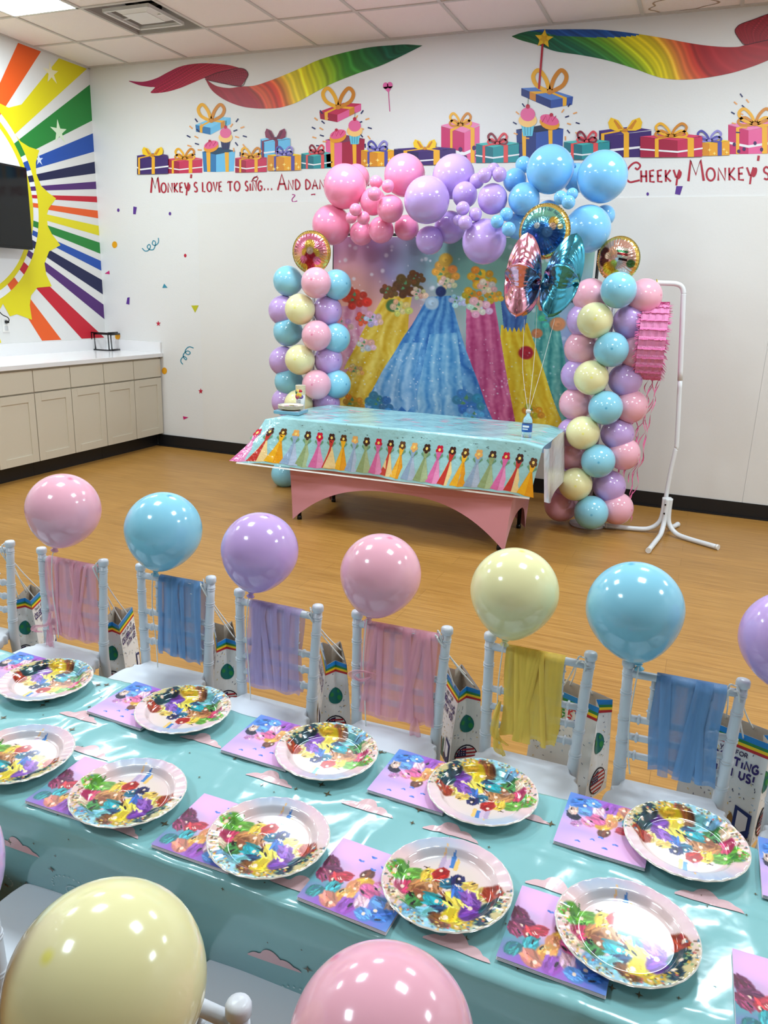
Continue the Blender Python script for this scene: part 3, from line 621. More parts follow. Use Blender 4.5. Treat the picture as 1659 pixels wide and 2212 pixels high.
# ------------------------------------------------------------------ latex balloons
def latex(name, rgb, r=.14): 
    m = mat(name, rgb, r, spec=.55, sub=.0, coat=.25); m.node_tree.nodes['Principled BSDF'].inputs['Coat Roughness'].default_value = .06; return m
PINK = latex('pastel_pink_latex', (242, 178, 196)); BLUE = latex('pastel_blue_latex', (142, 208, 230)); LILAC = latex('lilac_latex', (202, 168, 226)); CREAM = latex('cream_latex', (240, 234, 178))
GPINK = latex('rose_pink_latex', (252, 150, 186)); GBLUE = latex('sky_blue_latex', (128, 196, 246)); GLIL = latex('garland_lilac_latex', (198, 166, 232))
for m, dk in ((PINK, (232, 130, 160)), (BLUE, (90, 170, 204)), (LILAC, (170, 128, 208)), (CREAM, (238, 232, 120))):
    # the latex is thicker and deeper coloured at the nib opposite the knot
    N = m.node_tree.nodes; L = m.node_tree.links; b = N['Principled BSDF']; base = b.inputs['Base Color'].default_value[:]
    tc = N.new('ShaderNodeTexCoord'); vd = N.new('ShaderNodeVectorMath'); vd.operation = 'DISTANCE'; vd.inputs[1].default_value = (0, 0, 1)
    L.new(tc.outputs['Object'], vd.inputs[0]); mr = N.new('ShaderNodeMapRange'); mr.inputs['From Min'].default_value = .03; mr.inputs['From Max'].default_value = .1
    L.new(vd.outputs['Value'], mr.inputs[0]); mx = N.new('ShaderNodeMix'); mx.data_type = 'RGBA'; L.new(mr.outputs[0], mx.inputs[0])
    mx.inputs[6].default_value = (*lin(dk), 1); mx.inputs[7].default_value = base; L.new(mx.outputs[2], b.inputs['Base Color'])
def balloon_mesh(el=1.22, n=48):
    tp = .06 if el < 1.1 else .22
    v = MB(); pr = [(0, 1)]
    for k in range(1, 40):
        t = PI*k/40; z = math.cos(t); r = math.sin(t)
        if z < 0: zz = z*el; r = r*(1-tp*(-z)**1.6) if z > -.97 else r*.9
        else: zz = z
        pr.append((r, zz))
    pr.append((.045, -el-.01)); v.lathe(pr, n); return v
def knot_mesh(el=1.22):
    v = MB(); v.lathe([(.04, -el), (.045, -el-.03), (.085, -el-.05), (.085, -el-.075), (.03, -el-.085), (.05, -el-.12), (.1, -el-.17), (.11, -el-.19), (.06, -el-.17), (.0, -el-.15)], 16); return v
_bm = {}
def balloon(p, r, m, label, group, axis=None, el=1.12, knot=True, roll=0):
    key = (m.name, el)
    if key not in _bm:
        o = balloon_mesh(el).build('balloon', m); kk = knot_mesh(el).build('knot', m); _bm[key] = (o.data, kk.data)
        bpy.data.objects.remove(o); bpy.data.objects.remove(kk)
    o = bpy.data.objects.new('balloon', _bm[key][0]); col.objects.link(o); o.location = p; o.scale = (r, r, r)
    if axis is not None: o.rotation_euler = Vector(axis).to_track_quat('Z', 'Y').to_euler()
    tag(o, label, 'balloon', group)
    if knot:
        k = bpy.data.objects.new('knot', _bm[key][1]); col.objects.link(k); k.parent = o
    return o
# garland: photo position, size, colour, depth, which one
GA = [(745, 403, 49, 'p', 5.32, 'largest rose pink balloon at the left end of the garland, touching painted letters'), (770, 384, 30, 'p', 5.52, 'rose pink balloon peeping out behind the largest pink one, upper left of garland'),
      (716, 486, 44, 'p', 5.36, 'big rose pink balloon at the lower left end of garland, above the pink foil balloon'), (874, 379, 47, 'p', 5.4, 'big rose pink balloon on top of the garland, left of the lilac ones'),
      (812, 393, 14.5, 'p', 5.2, 'tiny pink balloon highest of the upper pink trio'), (838, 402, 14.5, 'p', 5.16, 'tiny pink balloon at the right of the upper pink trio'), (809, 419, 15.5, 'p', 5.1, 'tiny pink balloon at the bottom of the upper pink trio'),
      (806, 436, 30, 'p', 5.36, 'medium pink balloon behind the tiny pink trio'), (843, 451, 30.5, 'p', 5.2, 'medium rose pink balloon in the middle of the pink section, beside the large lilac one'),
      (768, 453, 14, 'p', 5.12, 'tiny pink balloon highest of the lower pink trio, under the largest pink balloon'), (785, 471, 15, 'p', 5.18, 'tiny pink balloon at the right of the lower pink trio'), (759, 470, 13, 'p', 5.24, 'tiny pink balloon at the left back of the lower pink trio'),
      (781, 504, 27, 'p', 5.4, 'shaded pink balloon at the bottom edge between two larger pink ones'), (823, 497, 29, 'p', 5.3, 'medium pink balloon at the bottom edge of garland left of its middle'), (878, 492, 28, 'p', 5.42, 'pink balloon at the bottom edge, last before the lilac section'),
      (922, 432, 52, 'l', 5.15, 'large lilac balloon in front, beside the pink section'), (980, 382, 49, 'l', 5.38, 'large lilac balloon on top of the garland'), (928, 519, 31.5, 'l', 5.35, 'lilac balloon at the bottom edge, leftmost of the low lilac ones'),
      (972, 491, 36, 'l', 5.45, 'shaded lilac balloon at the bottom edge behind the others'), (1046, 522, 50, 'l', 5.2, 'largest low lilac balloon hanging over the backdrop'), (1004, 421, 29, 'l', 5.3, 'medium lilac balloon right of the large front lilac one'),
      (1064, 430, 34, 'l', 5.2, 'medium lilac balloon next to the blue section'), (1047, 379, 16.5, 'l', 5.14, 'tiny lilac balloon at the left of the upper lilac cluster'), (1079, 377, 16.5, 'l', 5.16, 'tiny lilac balloon at the right of the upper lilac cluster'),
      (1066, 366, 14.5, 'l', 5.28, 'tiny lilac balloon highest, behind the upper lilac cluster'), (1030, 391, 17, 'l', 5.32, 'small lilac balloon in shade below the large top lilac one'), (1000, 450, 15.5, 'l', 5.1, 'tiny lilac balloon highest of the lower lilac cluster'),
      (1027, 463, 15, 'l', 5.12, 'tiny lilac balloon at the right of the lower lilac cluster'), (1005, 481, 16, 'l', 5.06, 'tiny lilac balloon lowest of the lower lilac cluster'), (990, 476, 12, 'l', 5.2, 'tiny lilac balloon half hidden at the left of the lower lilac cluster'),
      (1112, 390, 27, 'b', 5.36, 'medium blue balloon touching the upper lilac cluster'), (1131, 356, 19, 'b', 5.45, 'small blue balloon behind, left of the top big blue one'), (1188, 366, 54, 'b', 5.25, 'large sky blue balloon on top of the garland'),
      (1245, 385, 33, 'b', 5.52, 'blue balloon between and behind the two largest blue ones'), (1301, 382, 58, 'b', 5.25, 'largest sky blue balloon at the right end of the garland'), (1132, 430, 36, 'b', 5.22, 'medium blue balloon just above the round blue foil balloon'),
      (1184, 462, 30, 'b', 5.4, 'blue balloon mostly hidden behind the round blue foil balloon'), (1211, 427, 15.5, 'b', 5.1, 'tiny blue balloon at the left of the right-hand blue trio'), (1236, 419, 13.5, 'b', 5.14, 'tiny blue balloon at the top right of the right-hand blue trio'),
      (1228, 437, 15.5, 'b', 5.05, 'tiny blue balloon lowest of the right-hand blue trio'), (1074, 479, 15, 'b', 5.08, 'tiny blue balloon at the left of the blue trio beside the low lilac balloons'), (1094, 463, 15, 'b', 5.12, 'tiny blue balloon highest of the blue trio beside the low lilac balloons'),
      (1099, 495, 16, 'b', 5.07, 'tiny blue balloon lowest of the blue trio beside the low lilac balloons'), (1120, 488, 30, 'b', 5.34, 'blue balloon behind the tiny trio and the blue foil balloon'), (1269, 495, 53, 'b', 5.22, 'big blue balloon low at the right, above the gold foil balloon'), (1306, 466, 24, 'b', 5.45, 'blue balloon in shade at the far right lower edge of garland')]
for i, (px, py, r, c, y, lab) in enumerate(GA):
    p, rm = Rm(px, py, r, y); rnd = random.Random(i)
    ax = Vector((rnd.uniform(-.7, .7), -rnd.uniform(.4, 1), rnd.uniform(-.5, .6)))
    balloon(p, rm*.98, {'p': GPINK, 'l': GLIL, 'b': GBLUE}[c], lab, 'balloons of the garland', ax, 1.05)
# the two columns: nine rows of four balloons on a pole
LP = [(683, 611), (648, 668), (684, 725), (648, 777), (684, 831), (645, 873), (684, 925), (650, 976), (684, 1015)]
LL = [(622, 607), (612, 671), (622, 716), (613, 780), (624, 824), (617, 868), (625, 922), (620, 974), (615, 1024)]
LR = [(727, 615), (707, 671), (725, 730), (709, 778), (727, 830), (704, 870), (722, 924), (706, 974), (722, 1018)]
RP = [(1336, 627), (1285, 692), (1320, 755), (1277, 816), (1308, 881), (1259, 935), (1292, 996), (1243, 1046), (1277, 1107)]
RL = [(1275, 640), (1262, 692), (1256, 752), (1248, 810), (1244, 872), (1238, 937), (1237, 982), (1227, 1040), (1212, 1091)]
RR = [(1392, 640), (1362, 695), (1374, 760), (1351, 820), (1363, 878), (1334, 937), (1347, 980), (1316, 1050), (1332, 1098)]
ordn = ['top', 'second', 'third', 'fourth', 'fifth', 'sixth', 'seventh', 'eighth', 'bottom']
for side, (FP, LL_, RR_) in (('left', (LP, LL, LR)), ('right', (RP, RL, RR))):
    for k in range(9):
        odd = k % 2 == 0
        if side == 'left': cf, cs = (PINK, BLUE) if odd else (CREAM, LILAC)
        else: cf, cs = (BLUE, PINK) if odd else (CREAM, LILAC)
        n1 = {'pastel_pink_latex': 'pink', 'pastel_blue_latex': 'blue', 'cream_latex': 'cream', 'lilac_latex': 'lilac'}
        yf, ysd = (5.12, 5.27); rf = [33.5, 33.5, 33, 33, 32, 31.5, 31, 30.5, 30][k] if side == 'left' else [40, 39.5, 38.5, 38, 37.5, 37, 37, 36.5, 37][k]
        rs_ = rf
        gp = f'balloons of the {side} column'
        pf, r_ = Rm(*FP[k], rf, yf); balloon(pf, r_, cf, f'{n1[cf.name]} balloon at the front of the {side} column, {ordn[k]} row', gp, (.15, -1, .1 if k else .2), 1.03)
        pl, r1 = Rm(*LL_[k], rs_, ysd); balloon(pl, r1*.98, cs, f'{n1[cs.name]} balloon on the left side of the {side} column, {ordn[k]} row', gp, (-1, -.5, .1), 1.03)
        pr, r2 = Rm(*RR_[k], rs_, ysd); balloon(pr, r2*.98, cs, f'{n1[cs.name]} balloon on the right side of the {side} column, {ordn[k]} row', gp, (1, -.4, .1), 1.03)
    top = P(*(LP[0] if side == 'left' else RP[0]), y=5.25); bot = P(*(LP[8] if side == 'left' else RP[8]), y=5.25)
    v = MB(); bx_ = (LL_[8][0]+RR_[8][0])/2; tx_ = (LL_[0][0]+RR_[0][0])/2
    t0 = P(bx_, 1085, y=5.3); t1 = P(tx_, 590, y=5.3); v.tube([(t0.x, 5.33, 0.012), (t1.x, 5.33, t1.z)], .012, 8); v.lathe([(0, 0), (.12, 0), (.12, .012), (0, .012)], 24, M=T(t0.x, 5.33, 0))
    tag(v.build('column_pole', RACK), f'white pole and foot holding up the balloons of the {side} column', 'pole')

# ------------------------------------------------------------------ backdrop cloth and its frame
bl = P(722, 540, y=5.62); br_ = P(1232, 700, y=5.62); X0, X1 = bl.x, P(1281, 590, y=5.62).x; Z1, Z0 = 1.90, .42
W_, H_ = 560, 470
cv = Canvas(W_, H_, (190, 170, 205)); Xn, Yn = cv.X, cv.Y
def bdx(px, py): p = P(px, py, y=5.62); return ((p.x-X0)/(X1-X0), (Z1-p.z)/(Z1-Z0))
for x, y, rx, ry, c in [(.1, .1, .3, .3, (206, 130, 180)), (.25, .3, .35, .35, (214, 140, 190)), (.42, .12, .3, .25, (146, 120, 190)), (.5, .45, .2, .4, (160, 180, 226)), (.62, .1, .3, .3, (110, 168, 150)), (.78, .3, .25, .4, (130, 180, 160)), (.95, .2, .2, .4, (150, 200, 170)),
                        (.3, .5, .2, .2, (244, 170, 160)), (.06, .6, .2, .3, (240, 190, 120)), (.9, .7, .25, .4, (120, 180, 200)), (.08, .3, .1, .2, (236, 170, 150)), (.98, .5, .1, .3, (150, 150, 200))]:
    cv.ell(x, y, rx, ry, c, 1.3, al=.85)
nz = cv.noise(14, 3); cv.a *= (.93+.14*nz)[..., None]
rnd = random.Random(5)
for k in range(150): x, y = rnd.random(), rnd.random()*.75; s_ = rnd.uniform(.002, .009); cv.ell(x, y, s_, s_*1.15, (240, 236, 246), .8, al=rnd.uniform(.3, .8))
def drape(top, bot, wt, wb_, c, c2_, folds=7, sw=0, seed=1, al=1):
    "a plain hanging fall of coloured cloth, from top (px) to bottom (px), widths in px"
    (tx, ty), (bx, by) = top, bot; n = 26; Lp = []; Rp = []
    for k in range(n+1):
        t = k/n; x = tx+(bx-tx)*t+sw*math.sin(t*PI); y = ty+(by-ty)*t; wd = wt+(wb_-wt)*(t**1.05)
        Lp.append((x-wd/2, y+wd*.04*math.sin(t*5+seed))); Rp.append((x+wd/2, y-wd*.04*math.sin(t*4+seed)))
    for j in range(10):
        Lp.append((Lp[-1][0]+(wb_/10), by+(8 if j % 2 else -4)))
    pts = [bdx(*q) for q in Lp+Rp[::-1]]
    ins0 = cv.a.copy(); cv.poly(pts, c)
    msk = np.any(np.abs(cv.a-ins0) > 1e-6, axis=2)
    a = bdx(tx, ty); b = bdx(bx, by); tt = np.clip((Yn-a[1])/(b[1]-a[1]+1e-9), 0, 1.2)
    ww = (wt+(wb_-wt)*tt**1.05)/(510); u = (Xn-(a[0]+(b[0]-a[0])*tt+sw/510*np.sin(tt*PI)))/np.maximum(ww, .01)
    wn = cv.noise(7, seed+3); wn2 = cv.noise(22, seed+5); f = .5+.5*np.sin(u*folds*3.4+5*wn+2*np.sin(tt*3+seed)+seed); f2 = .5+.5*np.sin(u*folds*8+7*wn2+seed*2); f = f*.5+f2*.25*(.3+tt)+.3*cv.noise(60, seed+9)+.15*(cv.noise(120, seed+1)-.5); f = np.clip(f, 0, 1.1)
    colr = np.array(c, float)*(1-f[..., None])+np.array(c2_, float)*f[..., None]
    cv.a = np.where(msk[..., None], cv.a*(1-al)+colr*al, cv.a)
def rosepx(px, py, r, c):
    a = bdx(px, py); q = r/510; rd = random.Random(int(px*7+py))
    if r < 15: cv.rose(a[0], a[1], q, c, 1.12); return
    for k in range(9):   # a spray of small blossoms with leaves
        an = k*2.4; d = q*.85*math.sqrt(k/9); x, y = a[0]+d*math.cos(an)*1.3, a[1]+d*math.sin(an)*1.1
        if k % 3 == 1: cv.ell(x+q*.3, y+q*.2, q*.34, q*.16, (90, 150, 100), .3, an)
        cv.rose(x, y, q*rd.uniform(.30, .44), tuple(min(255, v_*rd.uniform(.85, 1.2)) for v_ in c), 1.12)
YD, YL = (214, 164, 20), (250, 222, 110)
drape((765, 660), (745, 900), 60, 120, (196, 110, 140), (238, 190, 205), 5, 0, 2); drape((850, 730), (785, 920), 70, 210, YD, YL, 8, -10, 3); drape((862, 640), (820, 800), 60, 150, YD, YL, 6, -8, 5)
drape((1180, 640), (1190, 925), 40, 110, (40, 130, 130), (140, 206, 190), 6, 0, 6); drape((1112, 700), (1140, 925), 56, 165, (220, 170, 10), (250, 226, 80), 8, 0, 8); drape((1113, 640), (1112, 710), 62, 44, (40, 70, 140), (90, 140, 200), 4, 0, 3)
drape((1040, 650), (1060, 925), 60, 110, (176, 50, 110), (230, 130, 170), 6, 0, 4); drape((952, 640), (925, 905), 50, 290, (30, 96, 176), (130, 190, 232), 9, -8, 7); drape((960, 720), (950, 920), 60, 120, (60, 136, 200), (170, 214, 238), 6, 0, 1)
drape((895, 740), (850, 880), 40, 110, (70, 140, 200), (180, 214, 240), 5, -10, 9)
for px, py, r, c in [(820, 870, 26, (60, 130, 190)), (1010, 868, 28, (70, 140, 200)), (1025, 900, 20, (110, 170, 215)), (850, 900, 20, (80, 150, 205)), (1150, 890, 18, (222, 180, 40)), (765, 870, 22, (206, 160, 40)), (770, 800, 16, (240, 190, 100)), (790, 745, 18, (240, 205, 190)),
                    (768, 645, 26, (214, 66, 40)), (785, 690, 16, (226, 90, 56)), (745, 620, 14, (230, 170, 60)), (880, 620, 26, (104, 66, 34)), (840, 630, 17, (120, 76, 40)), (850, 660, 14, (84, 130, 70)), (900, 600, 15, (112, 72, 38)), (866, 665, 20, (244, 214, 140)), (906, 634, 15, (232, 190, 170)),
                    (962, 590, 24, (224, 176, 70)), (965, 562, 14, (216, 170, 60)), (990, 650, 15, (196, 220, 240)), (935, 655, 14, (190, 216, 238)), (968, 612, 15, (240, 206, 180)), (955, 630, 11, (30, 50, 110)),
                    (1040, 600, 24, (222, 170, 44)), (1022, 640, 18, (214, 160, 40)), (1066, 640, 16, (226, 176, 50)), (1052, 620, 16, (240, 206, 180)), (1035, 665, 22, (226, 206, 226)), (1136, 762, 14, (190, 26, 50)), (1150, 640, 10, (206, 40, 60)), (1175, 655, 16, (226, 150, 100)), (1218, 640, 20, (34, 34, 50)), (1185, 690, 18, (90, 180, 170)), (1205, 700, 14, (226, 150, 100)), (1160, 720, 10, (226, 140, 90)), (740, 700, 20, (220, 150, 170)), (806, 690, 18, (230, 200, 214))]: rosepx(px, py, r, c)
for k in range(420):
    x, y = rnd.random(), .45+.55*rnd.random(); s_ = rnd.uniform(.0012, .004); cv.ell(x, y, s_, s_*1.15, (240, 244, 252), .8, al=rnd.uniform(.25, .8))
cv.a = np.clip(cv.a*1.0, 0, 255)
def bdxyz(U, V):
    x = X0+(X1-X0)*U; z = Z1+(Z0-Z1)*V
    y = 5.60+.010*np.sin(U*75+np.sin(V*5)*.8)*(.4+.6*V)+.006*np.sin(U*31+2)+.012*np.sin(V*3+U*8); return x, y, z
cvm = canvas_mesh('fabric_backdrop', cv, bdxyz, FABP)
tag(cvm, 'large printed fabric backdrop of colourful gown-like drapes and flowers behind the party table', 'backdrop')
fr = thing('backdrop_frame', 'thin black pole frame holding the printed backdrop behind the garland', 'frame')
v = MB(); v.tube([(X0-.02, 5.66, 0), (X0-.02, 5.66, 1.94)], .011, 10); v.build('post', BLACKM, fr); v = MB(); v.tube([(X1+.02, 5.66, 0), (X1+.02, 5.66, 1.94)], .011, 10); v.build('post', BLACKM, fr)
v = MB(); v.tube([(X0-.05, 5.66, 1.92), (X1+.05, 5.66, 1.92)], .011, 10); v.build('crossbar', BLACKM, fr)
for x in (X0-.02, X1+.02):
    v = MB(); v.tube([(x, 5.45, .012), (x, 5.66, .12), (x, 5.87, .012)], .009, 8); v.build('foot', BLACKM, fr)

# ------------------------------------------------------------------ foil balloons
def pillow(rho, Tt, n=120, m=16, wr=.006, seed=0, cfn=None, seam=.012):
    "inflated foil shape in the local XZ plane; rho(angle) is its outline"
    v = MB(); rnd_ = random.Random(seed); ph = [rnd_.uniform(0, 6) for _ in range(6)]
    for sg in (-1, 1):
        def fn(u, t):
            a = 2*PI*u; s_ = t; R_ = rho(a); r = R_*s_; h = Tt*(max(0, 1-s_**2.2))**.62*(.35+.65*min(1, R_/rmx))
            wob = wr*s_**3*(math.sin(a*34+ph[0])+.6*math.sin(a*57+ph[1]))*(1 if s_ < .999 else .3)
            return (r*math.sin(a), sg*(h)+wob*.7*(1 if s_ < 1 else 1), r*math.cos(a)+0)
        rmx = max(rho(2*PI*k/60) for k in range(60))
        v.grid(fn, n, m, 0, True, cf=(lambda u, t: cfn(2*PI*u, t, sg)) if cfn else None)
    # crimped seam
    def fs(u, t): a = 2*PI*u; R_ = rho(a)+seam*t; return (R_*math.sin(a), wr*.5*math.sin(a*60)*1.0, R_*math.cos(a))
    v.grid(fs, n, 1, 0, True, c=(230, 200, 120) if cfn else (1, 1, 1)); return v
def foilmat(name, c, r=.16): return mat(name, c, r, metal=1.0, bump=(9, .55, (1, 1, .35), .02))
def starR(R_, inner=.56):
    def rho(a):
        k = (a/(2*PI/5)) % 1; k = min(k, 1-k)*2   # 0 at a tip, 1 in a valley
        a1 = k*PI/5; rx, ry = R_, 0; qx, qy = R_*inner*math.cos(PI/5), R_*inner*math.sin(PI/5)
        # radius along direction a1 on the edge tip->valley
        d = math.cos(a1)*(qy-ry)-math.sin(a1)*(qx-rx); return abs((rx*(qy-ry)-ry*(qx-rx))/d)
    return rho
for px, py, rz, c, nm, lab, sc in [(1130, 604, 1.66, (238, 168, 190), 'pink_foil', 'crinkled pink foil star balloon seen edge-on, left of the balloon bunch', 1), (1213, 604, -1.45, (84, 176, 206), 'blue_foil', 'shiny turquoise foil star balloon seen edge-on, right in the balloon bunch', 1.0)]:
    p = P(px, py, y=4.72); o = pillow(starR(.262*sc), .105, 150, 18, .0045, int(px)).build('foil_balloon', foilmat(nm, c)); o.location = p; o.rotation_euler = (Ry(.02 if px < 1200 else .24) @ Rz(rz)).to_euler(); tag(o, lab, 'foil balloon', 'foil balloons in the bunch on the party table')
def roundfoil(px, py, rp, y, art, lab, group, rz=0, tilt=0, seed=1):
    p, r = Rm(px, py, rp, y)
    def cf(a, t, sg):
        if t > .9: return (226, 190, 96)
        x, z = t*math.sin(a), t*math.cos(a); return tuple(art.sample(.5+.5*x, .5-.5*z)) if sg < 0 else (222, 190, 110)
    o = pillow(lambda a: r*.95, r*.38, 150, 60, .003, seed, cf, r*.05).build('foil_balloon', FOILP); o.location = p; o.rotation_euler = (tilt, 0, rz); tag(o, lab, 'foil balloon', group); return p, r
a1 = Canvas(160, 160, (222, 150, 150)); a1.ell(.5, .9, .6, .4, (212, 186, 90), .9); a1.ell(.5, .25, .5, .3, (232, 130, 160), .8)
for x, y, r, c in [(.52, .32, .13, (240, 200, 90)), (.42, .5, .11, (236, 186, 70)), (.66, .52, .12, (240, 196, 80)), (.53, .62, .15, (186, 50, 70)), (.35, .68, .1, (226, 120, 160)), (.7, .7, .1, (226, 130, 170)), (.53, .46, .09, (244, 208, 180)), (.5, .82, .13, (170, 50, 66)), (.36, .85, .08, (224, 190, 90))]: a1.rose(x, y, r, c)
roundfoil(673, 545, 46, 5.2, a1, 'round pink and gold foil balloon with a flower print, on top of the left column', 'foil balloons on the columns', .1, .05, 3)
a2 = Canvas(160, 160, (232, 178, 150)); a2.ell(.7, .6, .4, .5, (238, 190, 176), .8)
for x, y, r, c in [(.2, .35, .12, (110, 50, 40)), (.2, .55, .12, (90, 44, 36)), (.3, .42, .08, (240, 206, 180)), (.34, .72, .16, (232, 190, 50)), (.45, .6, .09, (236, 200, 80)), (.5, .85, .12, (226, 180, 50)), (.85, .6, .09, (80, 120, 70))]: a2.rose(x, y, r, c)
for k, c in enumerate([(240, 236, 220), (60, 120, 80), (160, 50, 50), (236, 226, 200), (60, 30, 30)]): a2.poly([(.5+.02*k, .22+.06*k), (.78, .26+.06*k), (.77, .31+.06*k), (.49+.02*k, .27+.06*k)], c)
roundfoil(1336, 560, 50, 5.2, a2, 'round gold foil balloon printed with books and flowers, on top of the right column', 'foil balloons on the columns', -.25, .05, 4)
a3 = Canvas(180, 180, (90, 180, 190)); a3.ell(.6, .2, .4, .25, (140, 214, 190), .9); a3.ell(.5, .7, .5, .4, (40, 96, 170), .5); a3.ell(.5, .95, .5, .2, (110, 170, 214), .5)
for x, y, r, c in [(.42, .55, .19, (56, 110, 180)), (.3, .62, .14, (40, 80, 160)), (.7, .62, .16, (44, 90, 166)), (.72, .33, .09, (240, 196, 90)), (.71, .42, .07, (244, 206, 180)), (.55, .78, .16, (70, 130, 196)), (.62, .52, .1, (96, 150, 210)), (.4, .4, .06, (220, 236, 246)), (.85, .42, .05, (240, 220, 140))]: a3.rose(x, y, r, c)
pR, rR = roundfoil(1176, 500, 60, 4.85, a3, 'round blue foil balloon with gold rim and flower print, highest of the bunch', 'foil balloons in the bunch on the party table', -.12, 0, 5)
# script lettering on the round blue foil
def foilfn(a, b, l): x, z = a, b; q = math.hypot(x, z)/rR; return (x, -(rR*.38*(max(0, 1-(q/.95)**2.2))**.62*1.0)-.003-l, z)
tfa = Art(foilfn, .0005); letters = [(ch, 2.25-k*.088) for k, ch in enumerate('MAKE YOUR OWN MAGIC')]
for ch, an in letters:
    if ch == ' ': continue
    for stt in G[ch][1]:
        pts_ = [(.5+.5*math.cos(t), .5+.5*math.sin(t)) for t in [2*PI*j/10 for j in range(11)]] if stt == 'O' else stt
        rr_ = rR*.74; h_ = rR*.1; wl_ = rR*.055
        tfa.stroke([(((rr_+b*h_)*math.cos(an)-(a-.5)*wl_*-math.sin(an)*1.0*1), ((rr_+b*h_)*math.sin(an)-(a-.5)*wl_*math.cos(an))) for a, b in pts_], .0022, (30, 60, 90), 1)
o = tfa.build('lettering', PRINT); o.parent = [q for q in bpy.data.objects if q.get('label', '').startswith('round blue foil')][0]
# ------------------------------------------------------------------ party table
TZ = .69; tx0, tx1, tyf, tyb = -2.62, -.84, 4.46, 5.08
pt = thing('folding_table', 'folding party table under a stretched pink cover, in front of the backdrop', 'table', (0, 0, 0))
v = MB(); v.box(tx0+.1, tx1-.1, tyf+.01, tyb-.01, TZ-.045, TZ-.004, b=.01); v.build('tabletop', mat('table_top_plastic', (205, 205, 205), .5), pt)
for x in (-2.435, -1.045):
    for y in (4.49, 5.015): v = MB(); v.tube([(x, y, 0.0), (x, y, TZ-.04)], .013, 10); v.lathe([(0, 0), (.016, 0), (.016, .02), (.013, .025)], 10, M=T(x, y, 0)); v.build('leg', BLACKM, pt)
# stretch cover: arched front, back and ends
def hx(t): return -2.475+(1.46)*t
SP = mat('pink_stretch_fabric', (222, 150, 160), .62, sheen=.3)
v = MB()
def side(pa_, pb_, ta, tb, arch, n=40, m=14, dirn=1, pull=.0):
    def fn(u, w_):
        zb = arch*max(0, math.sin(PI*u))**.62 if 0 < u < 1 else 0.0
        zb = arch*(1-abs(2*u-1)**2.6)
        z = zb+(TZ-.002-zb)*w_
        q = z/TZ; bx = pa_[0]+(pb_[0]-pa_[0])*u; by = pa_[1]+(pb_[1]-pa_[1])*u; tx = ta[0]+(tb[0]-ta[0])*u; ty = ta[1]+(tb[1]-ta[1])*u
        k = q**1.5; x = bx+(tx-bx)*k; y = by+(ty-by)*k; e = pull*math.sin(PI*u)*math.sin(PI*min(1, q*1.05))
        return (x, y+(e if dirn else 0), z)
    v.grid(fn, n, m, 0, True)
f0, f1, b0_, b1_ = (-2.475, 4.465), (-1.005, 4.465), (-2.475, 5.04), (-1.005, 5.04)
T0, T1, T2, T3 = (-2.53, tyf), (-.93, tyf), (-2.53, tyb), (-.93, tyb)
side(f0, f1, T0, T1, .27, pull=.03); side(b0_, b1_, T2, T3, .27); side(f1, b1_, T1, T3, .2, 24, dirn=0); side(f0, b0_, T0, T2, .2, 24, dirn=0)
sc_ = tag(v.build('table_cover', SP), 'pink stretch fabric cover with arched openings between the table feet', 'table cover')
# printed plastic sheet over it
CLB = (160, 210, 214)
def sheet(u, w_):
    "u along the table, w 0..1 across: back edge -> front edge -> hem"
    x = -2.66+(1.84)*u
    if w_ < .55:
        t = w_/.55; y = 5.16-(5.16-4.44)*t; x = -2.66+1.84*u; z = TZ+.004+.003*math.sin(u*40+t*6)*math.sin(t*9)
        sag = max(0, -2.55-x)*.35+max(0, x+.93)*.35; z -= sag*.6
        return (x, y, z)
    t = (w_-.55)/.45; fl_ = .30*t
    x2 = x-(max(0, .22-u)/.22)**1.5*t*.12-.05*t*u
    y = 4.44-.012-.05*t-.03*t*math.sin(u*11+.5)-.012*math.sin(u*34+t*2)*t-(max(0, .15-u)/.15)*t*.10
    sag = max(0, -2.55-x)*.35+max(0, x+.93)*.35
    z = TZ+.004-(sag*.6)-.31*t+(max(0, .2-u)/.2)**1.4*.03*t
    return (x2, y, z)
PSH = mat('printed_plastic_sheet', 'vc', .16, coat=.3, bump=(16, .35, (1, 1, 1), .02))
ar = Art(lambda a, b, l: (lambda p, q, r: tuple(Vector(p)+((Vector(q)-Vector(p)).cross(Vector(r)-Vector(p))).normalized()*-l*1.0))(sheet(a, b), sheet(min(a+.004, 1.004), b), sheet(a, b+.004)), .0009)
ar.mb.grid(sheet, 110, 60, 0, True, c=CLB)
nb = len(ar.mb.f)
rnd = random.Random(11)
for k in range(46):
    u, w_ = rnd.uniform(.02, .97), rnd.uniform(.02, .5); L_ = rnd.uniform(.015, .035); ar.poly([(u-L_, w_), (u-L_*.3, w_-.012), (u+L_, w_-.002), (u+L_*.4, w_+.008)], (236, 184, 200), 1)
for k in range(90): u, w_ = rnd.uniform(.02, .98), rnd.uniform(.02, .66); ar.star(u, w_, .0035, (90, 110, 110), 1, 4, .35, 0)
GOW = [((200, 60, 50), (244, 214, 150), (70, 40, 34)), ((246, 184, 40), (236, 160, 30), (96, 60, 34)), ((150, 176, 206), (180, 196, 220), (238, 178, 100)), ((150, 172, 120), (176, 196, 150), (70, 44, 34)), ((222, 110, 170), (236, 150, 196), (206, 30, 60))]
SKN = [(128, 78, 54), (236, 196, 160), (240, 206, 180), (110, 70, 50), (244, 210, 186)]
